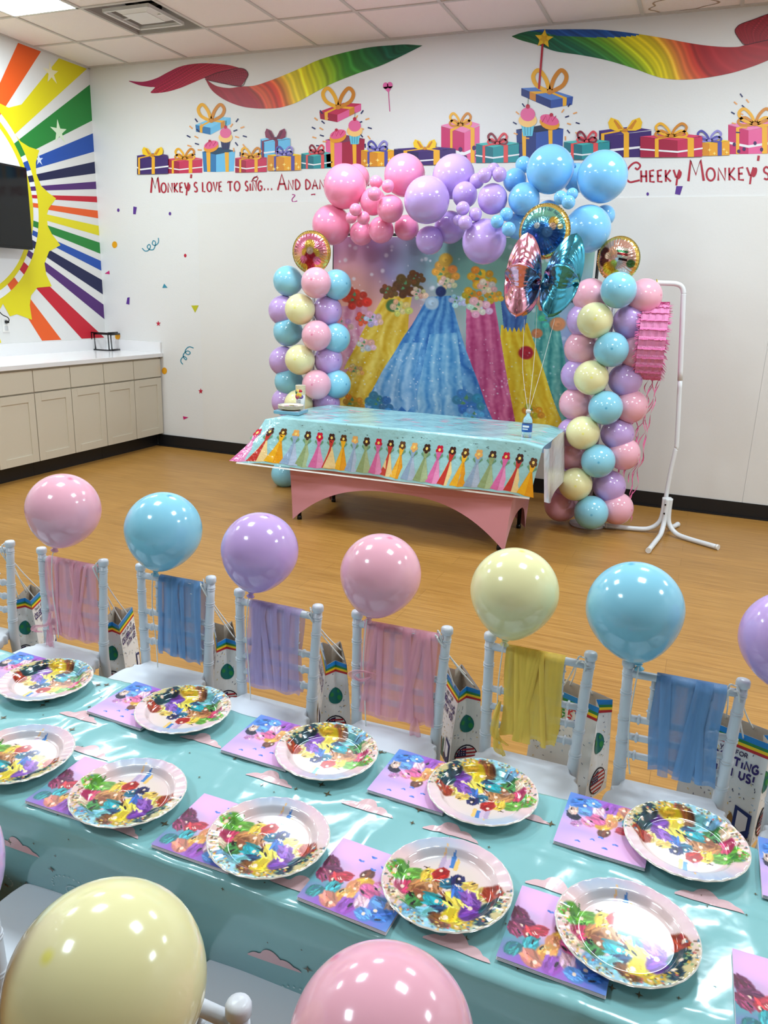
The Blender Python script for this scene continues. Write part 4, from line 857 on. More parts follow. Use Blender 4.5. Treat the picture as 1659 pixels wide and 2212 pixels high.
# frieze of plain gown shapes, each with a flower above, no figures
for k in range(23):
    u = .005+k*.0445; g = (k+4) % 5; c1, c2_, hc = GOW[g]; top = .665+.005*(k % 2); W2 = .028
    ar.poly([(u-.004, .77), (u+.004, .77), (u+.012, .84), (u+W2, .975), (u, .985), (u-W2, .975), (u-.012, .84)], c2_, 1); ar.poly([(u-.004, .77), (u+.001, .77), (u-.002, .98), (u-W2, .975), (u-.011, .85)], c1, 2)
    ar.poly([(u-.010, .71), (u+.010, .71), (u+.004, .775), (u-.004, .775)], c1, 3); ar.poly([(u, .78), (u-.016, .74), (u-.013, .72)], (110, 160, 120), 2); ar.poly([(u, .78), (u+.016, .74), (u+.013, .72)], (110, 160, 120), 2)
    [ar.ell(u+.0075*math.cos(q*1.2566+.3), .69+.026*math.sin(q*1.2566+.3), .006, .019, hc, 3, n=9) for q in range(5)]; ar.ell(u, .69, .0045, .014, (250, 222, 120), 4, n=10)
ar.poly([(0, .985), (1, .985), (1, 1.0), (0, 1.0)], (236, 232, 226), 2)
for k in range(20): ar.star(rnd.uniform(.02, .98), rnd.uniform(.6, .64), .006, (70, 84, 84), 1, 4, .3, 0)
# hanging right end flap
def flap(u, w_): return (-.82+.03*w_+.012*math.sin(u*9), 4.46+.66*u, TZ-.03-.36*w_*(1-.25*abs(u-.5)) - .02*math.sin(u*6))
fo = len(ar.mb.f); ar.mb.grid(flap, 20, 14, 0, True, c=(200, 196, 198))
sh = tag(ar.build('table_sheet', PSH), 'light blue plastic table sheet with a printed border of gown shapes on the party table', 'tablecloth')
# things on the party table
TT = TZ+.008
p = P(650, 880, y=4.8); p = P(649, 884, z=TT)
cup = thing('paper_cup_stack', 'stack of flower-printed paper cups in clear wrap at the left of the party table', 'cups', p)
pr = []; 
v = MB(); v.lathe([(0, 0), (.026, 0), (.028, .002), (.034, .105), (.0, .105)], 24, c=(232, 230, 228)); 
for k in range(7): v.lathe([(.0335, .105+k*.009), (.0355, .107+k*.009), (.0355, .112+k*.009), (.0335, .113+k*.009)], 24, c=(236, 220, 180))
v.lathe([(.034, .168), (0, .168)], 24, c=(230, 226, 220))
for a, z, r_, c in [(4.4, .09, .018, (190, 60, 130)), (4.9, .1, .02, (240, 200, 60)), (4.1, .12, .015, (70, 130, 90)), (5.2, .13, .013, (200, 40, 60)), (4.6, .13, .014, (250, 220, 120)), (5.4, .09, .014, (120, 70, 160))]:
    v.lathe([(0, 0), (r_, 0), (r_*.8, .002), (0, .003)], 12, c=c, M=T(.036*math.cos(a)*.92, .036*math.sin(a)*.92, z) @ Rz(a) @ Ry(PI/2))
for k in range(5): v.box(-.018+.001*k, .018, -.034, -.031, .03+.012*k, .033+.012*k, c=(120, 120, 124))
v.build('cup', GLOSSP, cup)
p = P(630, 892, z=TT)
np_ = thing('napkin_packet', 'flat blue packet of napkins under the small plates on the party table', 'napkins', (p.x+.005, p.y-.005, TT), .1)
v = MB(); v.box(-.1, .085, -.085, .085, 0, .022, b=.006, c=(120, 170, 190)); v.box(-.08, .07, -.07, .07, .022, .0225, c=(210, 200, 214)); v.build('packet', GLOSSP, np_)
pp = thing('small_plate_pack', 'pack of small printed paper plates at the left of the party table', 'plates', (p.x-.005, p.y, TT+.0235))
v = MB()
for k in range(6): v.lathe([(0, k*.004), (.06, k*.004), (.072, .008+k*.004), (.088, .010+k*.004), (.088, .012+k*.004), (.07, .0105+k*.004), (.06, .003+k*.004), (0, .003+k*.004)], 40, c=(240, 226, 210) if k % 2 else (214, 196, 150))
for a, r_, q, c in [(.5, .03, .02, (110, 60, 50)), (2, .035, .018, (230, 190, 60)), (3.6, .03, .02, (200, 90, 140)), (5, .035, .018, (90, 150, 110)), (1.2, .01, .018, (90, 50, 40))]: v.lathe([(0, 0), (q, 0)], 12, c=c, M=T(r_*math.cos(a), r_*math.sin(a), .024) @ Rx(PI) @ Rx(PI))
v.build('plate', GLOSSP, pp)
p = P(1137, 942, z=TT)
bo = thing('water_bottle', 'small clear water bottle with a blue label at the right of the party table', 'bottle', (p.x, p.y, TT-.01))
CLR = mat('clear_plastic', (235, 245, 250), .05, trans=.92, ior=1.3)
v = MB(); v.lathe([(0, 0), (.027, .0), (.031, .006), (.031, .03), (.029, .034), (.031, .04), (.031, .085), (.029, .09), (.0305, .1), (.022, .125), (.013, .135), (.013, .15), (.0, .15)], 28); v.build('body', CLR, bo)
v = MB(); v.lathe([(.0316, .038), (.0318, .04), (.0318, .084), (.0316, .086)], 28, c=(30, 90, 170)); v.box(-.02, .012, -.0325, -.03, .052, .06, c=(220, 235, 245)); v.box(-.02, .018, -.0325, -.03, .066, .078, c=(240, 245, 250)); v.build('label_wrap', GLOSSP, bo)
v = MB(); v.lathe([(0, .168), (.0145, .168), (.015, .166), (.015, .15), (0, .15)], 20); v.build('cap', METALW, bo)
nk = Vector((p.x, p.y, TT+.138))
for k, (px, py, y) in enumerate([(1133, 690, 4.72), (1198, 690, 4.72), (1160, 560, 4.85)]):
    q = P(px, py, y=y); mid = (nk+q)/2+Vector((.02*(k-1), 0, -.02)); v = MB(); v.tube(spline([nk, mid, q]), .0013, 5)
    tag(v.build('balloon_ribbon', CORD), ['thin white ribbon from the bottle up to the pink foil star', 'thin white ribbon from the bottle up to the turquoise foil star', 'thin white ribbon from the bottle up to the round blue foil balloon'][k], 'ribbon', 'ribbons tied to the water bottle')

# ------------------------------------------------------------------ stand and pinata
rk = thing('balloon_stand', 'white bent tube stand on four feet holding the pinata', 'stand', (0, 0, 0))
C0 = Vector((-.135, 5.36, 0)); r = .016
v = MB(); pth = spline([(-.150, 5.404, .23), (-.143, 5.404, .40), (-.130, 5.404, .565), (-.128, 5.404, .62), (-.16, 5.404, 1.02)], 6); v.tube(pth, r*.92, 14); v.build('lower_pole', RACK, rk)
v = MB(); pth = spline([(-.16, 5.404, 1.02), (-.203, 5.404, 1.50), (-.208, 5.404, 1.56), (-.224, 5.40, 1.598), (-.26, 5.39, 1.615), (-.32, 5.38, 1.617), (-.386, 5.36, 1.618)], 6); v.tube(pth, r, 14); v.build('upper_pole', RACK, rk)
for k, (ex, ey) in enumerate([(-.51, 5.303), (.205, 5.154), (-.195, 4.868), (-.055, 5.591)]):
    d_ = Vector((ex-C0.x, ey-C0.y, 0)); u = d_.normalized(); s0 = C0+u*.02
    pth = spline([(s0.x, s0.y, .25), (s0.x, s0.y, .16), (s0.x+u.x*.012, s0.y+u.y*.012, .085), (s0.x+u.x*.06, s0.y+u.y*.06, .035), (s0.x+u.x*.14, s0.y+u.y*.14, .018), (ex, ey, .018)], 5)
    v = MB(); v.tube(pth, r, 12); o = v.build('leg', RACK, rk)
    v = MB(); v.tube([Vector((ex, ey, .018))-u*.012, Vector((ex, ey, .018))+u*.004], r*1.12, 12); v.build('end_cap', METALW, o)
v = MB()
for z in (.07, .15, .21): v.tube([(C0.x-.01, C0.y-.04, z), (C0.x-.01, C0.y-.036, z)], .006, 8)
v.build('bolt', mat('dark_bolt', (60, 60, 60), .3, metal=1), rk)
pc = P(1408, 737, y=5.35)
pn = thing('pinata', 'round pink crepe paper pinata hanging from the white stand', 'pinata', pc, .07)
PKC = mat('pink_crepe_paper', (240, 150, 196), .75, bump=(160, .6, (1, 4, 4), .006)); PKB = mat('pink_crepe_deep', (232, 120, 176), .75)
R0 = .232; hw = .080; nb_ = 26
def rim(u, w_):
    a = 2*PI*w_; k = (w_*nb_) % 1; rr_ = R0+.010*(1-k)-.004+.003*math.sin(u*23+int(w_*nb_)*2.1)
    return (hw*(2*u-1), -rr_*math.sin(a), rr_*math.cos(a))
v = MB(); v.grid(rim, 16, nb_*6, 0, False)
for sg in (-1, 1):
    v.add([(sg*hw, -R0*math.sin(2*PI*k/60), R0*math.cos(2*PI*k/60)) for k in range(60)], [list(range(60))], 0)
v.build('body', PKC, pn)
v = MB(); rnd = random.Random(3)
for k in range(520):
    a = rnd.uniform(0, 2*PI); sg = -1 if k % 3 else 1; r_ = R0*rnd.uniform(.93, 1.02); L_ = rnd.uniform(.012, .034); wv = rnd.uniform(.002, .004); da = rnd.uniform(-.5, .5)
    b_ = Vector((sg*hw, -r_*math.sin(a), r_*math.cos(a))); tip = b_+Vector((sg*L_*.8, -L_*.6*math.sin(a+da), L_*.6*math.cos(a+da)-L_*.3)); n_ = Vector((0, math.cos(a), math.sin(a)))*wv
    v.add([b_-n_, b_+n_, tip+n_*.4, tip-n_*.4], [(0, 1, 2, 3)])
for k in range(0, nb_):
    a = 2*PI*k/nb_
    for j in range(14):
        x = hw*(2*(j+.5)/14-1); r_ = R0+.006; b_ = Vector((x-hw/15, -r_*math.sin(a), r_*math.cos(a))); c_ = b_+Vector((hw/7.5, 0, 0)); a2_ = a+.035+rnd.uniform(0, .02); rr2 = R0+.012+rnd.uniform(0, .004)
        v.add([b_, c_, (c_.x, -rr2*math.sin(a2_), rr2*math.cos(a2_)), (b_.x, -rr2*math.sin(a2_), rr2*math.cos(a2_))], [(0, 1, 2, 3)])
v.build('fringe', PKB, pn)
RIBM = mat('pink_curling_ribbon', (246, 130, 180), .3)
for k in range(9):
    rnd = random.Random(40+k); x0 = rnd.choice([-.05, -.03, .06, .02]); L_ = rnd.choice([.95, .88, 1.0, .8, .62, .9, .97, .5, .7]); dx = -.10*L_+rnd.uniform(-.03, .06)
    pts = []; n = 46
    for j in range(n+1):
        t = j/n; z = -R0-.0-L_*t; pts.append(Vector((x0+dx*t*1.0+.018*math.sin(t*13+k)+.01*math.sin(t*31+k*2), .012*math.cos(t*17+k)+rnd.uniform(-.002, .002), max(z, -pc.z+.012+.003*k))))
    v = MB()
    for j in range(n):
        wv = Vector((math.cos(j*.55+k), math.sin(j*.55+k), 0))*.0035; wn = Vector((math.cos((j+1)*.55+k), math.sin((j+1)*.55+k), 0))*.0035
        v.add([pts[j]-wv, pts[j]+wv, pts[j+1]+wn, pts[j+1]-wn], [(0, 1, 2, 3)], smooth=True)
    v.build('streamer', RIBM, pn)
v = MB(); e = Vector((-.375, 5.36, 1.60))-pc; e = Rz(-.07) @ e
v.tube(spline([(0.01, 0, R0), (.0, 0, R0+.08), e, e+Vector((.004, -.018, .02)), e+Vector((0, 0, .036)), e+Vector((0, .018, .02)), e]), .0035, 6); v.build('hanging_cord', mat('yellow_cord', (206, 178, 40), .6), pn)
v = MB()
for k in range(5): v.tube(spline([e+Vector((0, 0, 0)), e+Vector((-.02-.012*k, -.01, -.07)), e+Vector((-.04-.018*k, -.02, -.14-.02*k))]), .0014, 4)
v.build('loose_thread', CORD, pn)
# ------------------------------------------------------------------ children's table in front
NZ = .516; nx0, nx1, ny0, ny1 = -2.55, .92, .945, 1.395
t = thing('childrens_table', 'long low childrens table under the turquoise plastic cloth', 'table', (0, 0, 0))
v = MB(); v.box(nx0, nx1, ny0, ny1, NZ-.035, NZ-.004, b=.008); v.build('tabletop', mat('table_top_white', (215, 215, 215), .5), t)
for x in (-2.4, -.82, .78):
    for y in (1.0, 1.34): v = MB(); v.tube([(x, y, 0), (x, y, NZ-.03)], .013, 10); v.build('leg', RACK, t)
TQ = (136, 190, 192)
def crease(x, p, w_): d = abs(((x/p+.5) % 1)-.5)*p; return max(0, 1-d/w_)
_cr = random.Random(2); _cw = [(_cr.uniform(-3, 3), _cr.uniform(0, 6), _cr.uniform(4, 11), _cr.uniform(.0003, .0009)) for _ in range(14)]
def wrinkle(x, y):
    h = .0020*crease(x+.05, .30, .014)+.0018*crease(y-.03, .24, .012)-.0012*crease(x+.2, .30, .06)
    for a, ph, fq, am in _cw:
        s_ = math.sin(fq*(x*math.cos(a)+y*math.sin(a))*2+ph+1.2*math.sin(5*x+3*y)); h += am*(1-abs(s_))**3*1.6
    return h
def cloth(u, w_):
    x = -2.62+(1.62+2.0)*u
    if .30 <= w_ <= .72:
        tt = (w_-.30)/.42; y = .925+(1.415-.925)*tt; e = min(tt, 1-tt); return (x, y, NZ+wrinkle(x, y)-.006*max(0, 1-e/.03)**2)
    if w_ < .30:
        q = 1-w_/.30; f = math.sin(x*9+.8)*.6+math.sin(x*17+2)*.35+math.sin(x*31)*.15
        return (x+.01*q*math.sin(x*14), .925-.008*min(1, q*8)+.075*q*q+.03*q-.010*q*f-.005*math.sin(q*11+x*13)*q, NZ-.006-(.36+.012*math.sin(x*7))*q)
    q = (w_-.72)/.28; f = math.sin(x*8+.3)*.6+math.sin(x*19)*.4
    return (x, 1.415+.01*min(1, q*8)+.04*q+.016*q*f, NZ-.006-.33*q)
CLM = mat('turquoise_plastic_cloth', 'vc', .17, spec=.5, coat=.2, bump=(14, .10, (1, 1, 1), .012))
def cfn_(a, b, l):
    p = Vector(cloth(a, b)); q = Vector(cloth(a+.0008, b)); r_ = Vector(cloth(a, b+.002)); n_ = (q-p).cross(r_-p)
    n_ = n_.normalized() if n_.length > 0 else Vector((0, 0, 1)); return tuple(p+n_*l)
ca = Art(cfn_, .0015); ca.mb.grid(cloth, 420, 130, 0, True, c=TQ)
LX = 3.62
def U(x): return (x+2.62)/LX
def Wy(y): return .30+.42*(y-.925)/.49
def cloud(u, w_, s_, c=(226, 188, 192)):
    sw = .857; n = 22
    def top(a): return max([math.sqrt(max(0, r*r-(a-x)**2))*h for x, r, h in ((-.1, .42, 1.5), (.42, .34, 1.1), (-.62, .3, 1.0), (.78, .2, .8), (-.05, .98, .3))])
    for k in range(n):
        a0, a1 = -1+2*k/n, -1+2*(k+1)/n
        for m in range(2):
            f0, f1 = m/2, (m+1)/2
            ca.poly([(u+a0*s_/LX, w_+top(a0)*s_*sw*f0), (u+a1*s_/LX, w_+top(a1)*s_*sw*f0), (u+a1*s_/LX, w_+top(a1)*s_*sw*f1), (u+a0*s_/LX, w_+top(a0)*s_*sw*f1)], c, 1)
for x, y in [(-1.24, 1.22), (-.72, 1.2), (-.93, 1.26), (-.33, 1.2), (-.12, 1.14), (.12, 1.22), (-.62, 1.11), (-.5, 1.2), (-1.5, 1.12), (-1.62, 1.25), (-.22, 1.31), (.25, 1.05), (.32, 1.3), (-.9, .95), (-.52, .96), (-.24, .95), (-1.8, 1.2), (-.4, 1.33), (-1.12, 1.12)]: cloud(U(x), Wy(y), .055)
for x, w_ in [(-1.12, .22), (-.82, .2), (-.55, .19), (-.36, .2), (-.1, .17), (-1.4, .2), (-.68, .06), (.1, .2), (-.95, .08), (-.25, .07), (-1.7, .15)]: cloud(U(x), w_, .052, (226, 184, 188))
rnd = random.Random(21)
for k in range(300):
    x = rnd.uniform(-2.1, .6); w_ = rnd.uniform(.01, .71); s_ = rnd.choice([.003, .004, .0065, .0105]); R_ = s_
    v_ = [(U(x)+math.cos(PI*j/4)*(R_ if j % 2 == 0 else R_*.28)/LX, w_+math.sin(PI*j/4)*(R_ if j % 2 == 0 else R_*.28)*.857*(1.0 if w_ > .3 else .9)) for j in range(8)]
    ca.poly(v_, (96, 84, 60), 1)
for k in range(11):
    x = -2.0+.25*k; w0 = .12+.03*math.sin(k*2)
    for j in range(46):
        a = j*.21; q = (.012+.0045*a)
        uu = U(x+q*math.cos(a)*1.2); ww = w0+q*math.sin(a)*.9
        if .005 < ww < .29: ca.ell(uu, ww, .0022/LX, .0019, (206, 234, 232), 1, n=6)
ct_ = tag(ca.build('table_cloth', CLM), 'shiny turquoise plastic cloth with pink clouds and bronze stars on the long childrens table', 'tablecloth')
SZt = NZ+.004
# ---- plates
def paint(cv_, rd, x, y, r_, c):
    big = r_ > .06; an = rd.uniform(-1.2, 1.2)
    if big: cv_.ell(x, y, r_*.72, r_*.95, tuple(q*.86 for q in c), .22, an)
    for j in range(15 if big else 4):
        a2 = an+rd.uniform(-.5, .5); f_ = rd.uniform(.66, 1.28); d = r_*.55; cv_.ell(x+rd.uniform(-d, d), y+rd.uniform(-d, d), r_*rd.uniform(.06, .16), r_*rd.uniform(.3, .7), tuple(max(0, min(255, q*f_+rd.uniform(-10, 10))) for q in c), .2, a2)
    if big and rd.random() < .6: cv_.ell(x+rd.uniform(-d, d), y+rd.uniform(-d, d), r_*.16, r_*.2, (246, 218, 196), .3, 0)
    if big and rd.random() < .5: cv_.ell(x+rd.uniform(-d, d), y+rd.uniform(-d, d), r_*.1, r_*.3, (40, 34, 44), .3, an)
pl = Canvas(300, 300, (222, 190, 200)); Xc, Yc = pl.X-.5, pl.Y-.5
for x, y, rx, ry, c in [(.5, .2, .4, .2, (236, 196, 216)), (.75, .35, .3, .3, (244, 216, 224)), (.3, .15, .25, .15, (176, 196, 220)), (.5, .35, .3, .2, (232, 216, 204)), (.85, .8, .25, .3, (206, 190, 130)), (.1, .6, .15, .3, (240, 206, 200)), (.5, .98, .4, .12, (150, 206, 226))]: pl.ell(x, y, rx, ry, c, 1, al=.9)
rnd = random.Random(8)
pl.poly([(.395, .05), (.415, .3), (.375, .3)], (238, 190, 120)); 
for x, y, w_, h, c in [(.40, .2, .02, .12, (190, 170, 200)), (.47, .16, .02, .12, (70, 130, 200)), (.44, .22, .02, .1, (214, 190, 214)), (.51, .2, .018, .1, (240, 200, 120))]: pl.poly([(x-w_, y+h), (x-w_, y), (x, y-.05), (x+w_, y), (x+w_, y+h)], c)
pet = [(.14, .5, .12, (90, 170, 60)), (.2, .62, .1, (206, 60, 110)), (.22, .45, .09, (120, 190, 80)), (.3, .72, .11, (60, 130, 70)), (.28, .56, .08, (206, 140, 90)), (.36, .62, .1, (150, 90, 60)), (.4, .5, .1, (214, 150, 100)), (.33, .42, .08, (246, 206, 80)), (.42, .38, .085, (210, 50, 50)), (.5, .45, .075, (40, 120, 150)),
       (.45, .66, .1, (40, 160, 170)), (.5, .76, .1, (30, 60, 100)), (.42, .82, .11, (120, 190, 200)), (.55, .86, .12, (130, 80, 50)), (.62, .78, .12, (246, 214, 50)), (.58, .6, .1, (250, 220, 90)), (.56, .4, .075, (40, 44, 90)), (.6, .5, .085, (60, 100, 180)), (.66, .42, .07, (246, 200, 100)), (.7, .55, .1, (130, 80, 170)),
       (.74, .68, .11, (110, 60, 160)), (.78, .46, .08, (240, 210, 110)), (.84, .45, .1, (160, 60, 40)), (.86, .6, .1, (26, 70, 84)), (.82, .76, .09, (30, 60, 80)), (.7, .86, .09, (240, 190, 60)), (.3, .86, .08, (120, 180, 214)), (.18, .76, .08, (236, 200, 170)), (.47, .55, .06, (110, 60, 40)), (.26, .66, .05, (24, 24, 30)), (.5, .62, .05, (24, 30, 50)), (.36, .48, .045, (246, 220, 200)),
       (.57, .46, .035, (246, 214, 196)), (.44, .43, .035, (246, 214, 196)), (.67, .47, .032, (246, 214, 196)), (.79, .51, .035, (240, 206, 186)), (.55, .8, .04, (244, 210, 180)), (.3, .36, .04, (60, 36, 30)), (.41, .56, .035, (190, 120, 80)), (.51, .67, .035, (226, 170, 120)), (.66, .63, .05, (250, 230, 120)), (.2, .52, .04, (60, 110, 50))]
for x, y, r_, c in pet:
    paint(pl, rnd, x, y, r_, c)
for k in range(130):
    an = rnd.uniform(-.2, 3.3); r_ = rnd.uniform(.40, .49); pl.ell(.5+r_*math.cos(an), .5+r_*math.sin(an), .012, .009, rnd.choice([(226, 180, 80), (140, 170, 120), (190, 90, 90), (90, 130, 150), (236, 220, 180), (120, 90, 60)]), .4, an)
def plate_mesh():
    n, m = 210, 80; R_ = .1105
    prof = [(0, .0015), (.66, .0015), (.70, .003), (.78, .0125), (.80, .0135), (.965, .0165), (.985, .0165), (1.0, .0145)]
    def hz(s_):
        for (a, za), (b, zb) in zip(prof, prof[1:]):
            if s_ <= b: return za+(zb-za)*(s_-a)/(b-a)
        return prof[-1][1]
    v = []; c = []; f = []
    for j in range(m+1):
        s_ = j/m
        for i in range(n):
            a = 2*PI*i/n; z = hz(s_)+(.0006*math.cos(a*24)*max(0, s_-.7)/.3 if s_ > .7 else 0); v.append((R_*s_*math.cos(a), R_*s_*math.sin(a), z)); c.append(pl.sample(.5+.5*s_*math.cos(a), .5-.5*s_*math.sin(a)) if s_ < .985 else np.array([232, 226, 214]))
    for j in range(m):
        for i in range(n): k = (i+1) % n; f.append((j*n+i, (j+1)*n+i, (j+1)*n+k, j*n+k))
    k0 = len(v)
    for j in range(7):
        s_ = [1, .985, .8, .78, .7, .66, 0.001][j]; z = [.0145, .0150, .0120, .0110, .0018, .0002, .0002][j]
        for i in range(n): a = 2*PI*i/n; v.append((R_*s_*math.cos(a), R_*s_*math.sin(a), z)); c.append(np.array([240, 240, 238]))
    for j in range(6):
        for i in range(n): k = (i+1) % n; f.append((k0+j*n+i, k0+j*n+k, k0+(j+1)*n+k, k0+(j+1)*n+i)[::-1])
    me = bpy.data.meshes.new('paper_plate'); me.from_pydata(v, [], f); me.materials.append(mat('foil_coated_paper', 'vc', .14, metal=.12, coat=.45)); me.polygons.foreach_set('use_smooth', [True]*len(f))
    cc = np.array(c)/255; cc = np.where(cc <= .04045, cc/12.92, ((cc+.055)/1.055)**2.4); a = me.color_attributes.new('Col', 'FLOAT_COLOR', 'POINT'); a.data.foreach_set('color', np.concatenate([cc, np.ones((len(cc), 1))], 1).ravel()); me.update(); return me
PM = plate_mesh()
far_p = [(-1.415, 1.302), (-1.027, 1.332), (-.648, 1.322), (-.305, 1.328), (.076, 1.347)]; near_p = [(-1.222, 1.036), (-.932, 1.03), (-.62, 1.033), (-.291, 1.058), (-.002, 1.08)]
fl_ = ['by the left pink-sashed chair', 'in front of the blue-sashed chair at left', 'in front of the lilac-sashed chair', 'in front of the middle pink-sashed chair', 'in front of the right-hand blue-sashed chair']
nl_ = ['cut by the left edge of the picture', 'second from the left, near row', 'above the pale yellow balloon, middle near row', 'above the big pink balloon', 'nearest the right, last of the near row']
for k, (x, y) in enumerate(far_p):
    o = bpy.data.objects.new('paper_plate', PM); col.objects.link(o); o.location = (x, y, SZt+.0085); o.rotation_euler = (.0, -.0, PI+.1*math.sin(k*3)); tag(o, 'colourful round foil plate in the far row, '+fl_[k], 'plate', 'paper plates on the childrens table')
for k, (x, y) in enumerate(near_p):
    o = bpy.data.objects.new('paper_plate', PM); col.objects.link(o); o.location = (x, y, SZt+.0085); o.rotation_euler = (0, 0, .08*math.sin(k*2.3)); tag(o, 'colourful round foil plate, '+nl_[k], 'plate', 'paper plates on the childrens table')
# ---- napkins
nk_ = Canvas(150, 150, (206, 170, 222)); 
for x, y, rx, ry, c in [(.3, .15, .35, .2, (240, 180, 226)), (.75, .25, .3, .25, (190, 160, 226)), (.6, .1, .3, .15, (226, 180, 236)), (.1, .75, .3, .3, (80, 150, 160)), (.85, .85, .3, .3, (70, 130, 206)), (.4, .95, .4, .2, (150, 90, 190)), (.5, .5, .4, .15, (230, 170, 210))]: nk_.ell(x, y, rx, ry, c, 1, al=.9)
rnd = random.Random(4)
pet2 = [(.08, .42, .12, (130, 50, 90)), (.14, .52, .12, (110, 44, 84)), (.08, .6, .1, (150, 60, 100)), (.24, .6, .1, (210, 50, 70)), (.3, .52, .09, (226, 70, 90)), (.26, .72, .1, (60, 160, 170)), (.5, .4, .09, (110, 60, 50)), (.52, .52, .11, (246, 180, 70)), (.45, .62, .1, (250, 160, 110)), (.62, .6, .12, (236, 110, 170)), (.7, .5, .09, (246, 140, 190)), (.42, .76, .12, (246, 170, 90)), (.5, .88, .12, (170, 90, 200)), (.3, .88, .12, (230, 140, 120)), (.62, .78, .1, (240, 190, 210)), (.78, .7, .11, (110, 160, 230)), (.85, .84, .12, (60, 120, 210)), (.7, .9, .1, (90, 150, 226)), (.88, .55, .09, (40, 40, 60)), (.9, .65, .08, (246, 206, 190)), (.12, .84, .1, (60, 130, 140)), (.82, .42, .07, (200, 140, 190)), (.53, .45, .04, (246, 210, 190)), (.27, .58, .035, (246, 210, 190)), (.7, .47, .035, (250, 216, 150)), (.4, .7, .04, (250, 220, 160))]
for x, y, r_, c in pet2:
    paint(nk_, rnd, x, y, r_*1.05, c)
for x, y in [(.45, .13), (.6, .22), (.35, .24), (.75, .12), (.52, .3)]: nk_.ell(x-.012, y, .022, .012, (70, 110, 200), .3, .7); nk_.ell(x+.012, y, .022, .012, (90, 130, 214), .3, -.7)
def npxyz(U_, V_): return (U_-.5)*.163, (.5-V_)*.163,   .0070+.0005*np.sin(U_*9)*np.sin(V_*7)
nproto = thing('napkin', '', 'napkin', (0, 0, 0)); cm_ = canvas_mesh('top_sheet', nk_, npxyz, PAPER, nproto, 120, 120)
v = MB()
for k in range(3): e = .0815-.0006*k; v.box(-e, e, -e, e, .0002+.002*k, .0019+.002*k, b=.0004, c=(236, 230, 236))
v.build('folded_layer', PAPER, nproto)
farn = [(-1.617, 1.245), (-1.235, 1.243), (-.866, 1.244), (-.52, 1.249), (-.147, 1.256), (.203, 1.272)]; nearn = [(-1.108, .941), (-.809, .941), (-.508, .935), (-.178, .957), (.155, .965)]
ln_ = ['at the far left edge of the table, far row', 'tucked under the far plate by the left blue-sashed chair', 'tucked under the far plate by the lilac-sashed chair', 'tucked under the far plate by the middle pink-sashed chair', 'tucked under the far plate by the right blue-sashed chair', 'far row, cut off by the right edge of picture',
       'tucked under the second near plate from the left', 'left of the near plate above the pale yellow balloon', 'left of the near plate above the big pink balloon', 'left of the last near plate at the right', 'in the bottom right corner of the picture']
for k, (x, y) in enumerate(farn+nearn):
    o = nproto if k == 0 else tree_copy(nproto); o.location = (x+.0815, y+.0815, SZt); o.rotation_euler = (0, 0, (PI if k < 6 else 0)+[.0, -.05, -.02, -.04, -.03, 0, .02, .0, -.05, -.02, .02][k]); tag(o, 'purple flower-print paper napkin '+ln_[k], 'napkin', 'paper napkins on the childrens table')

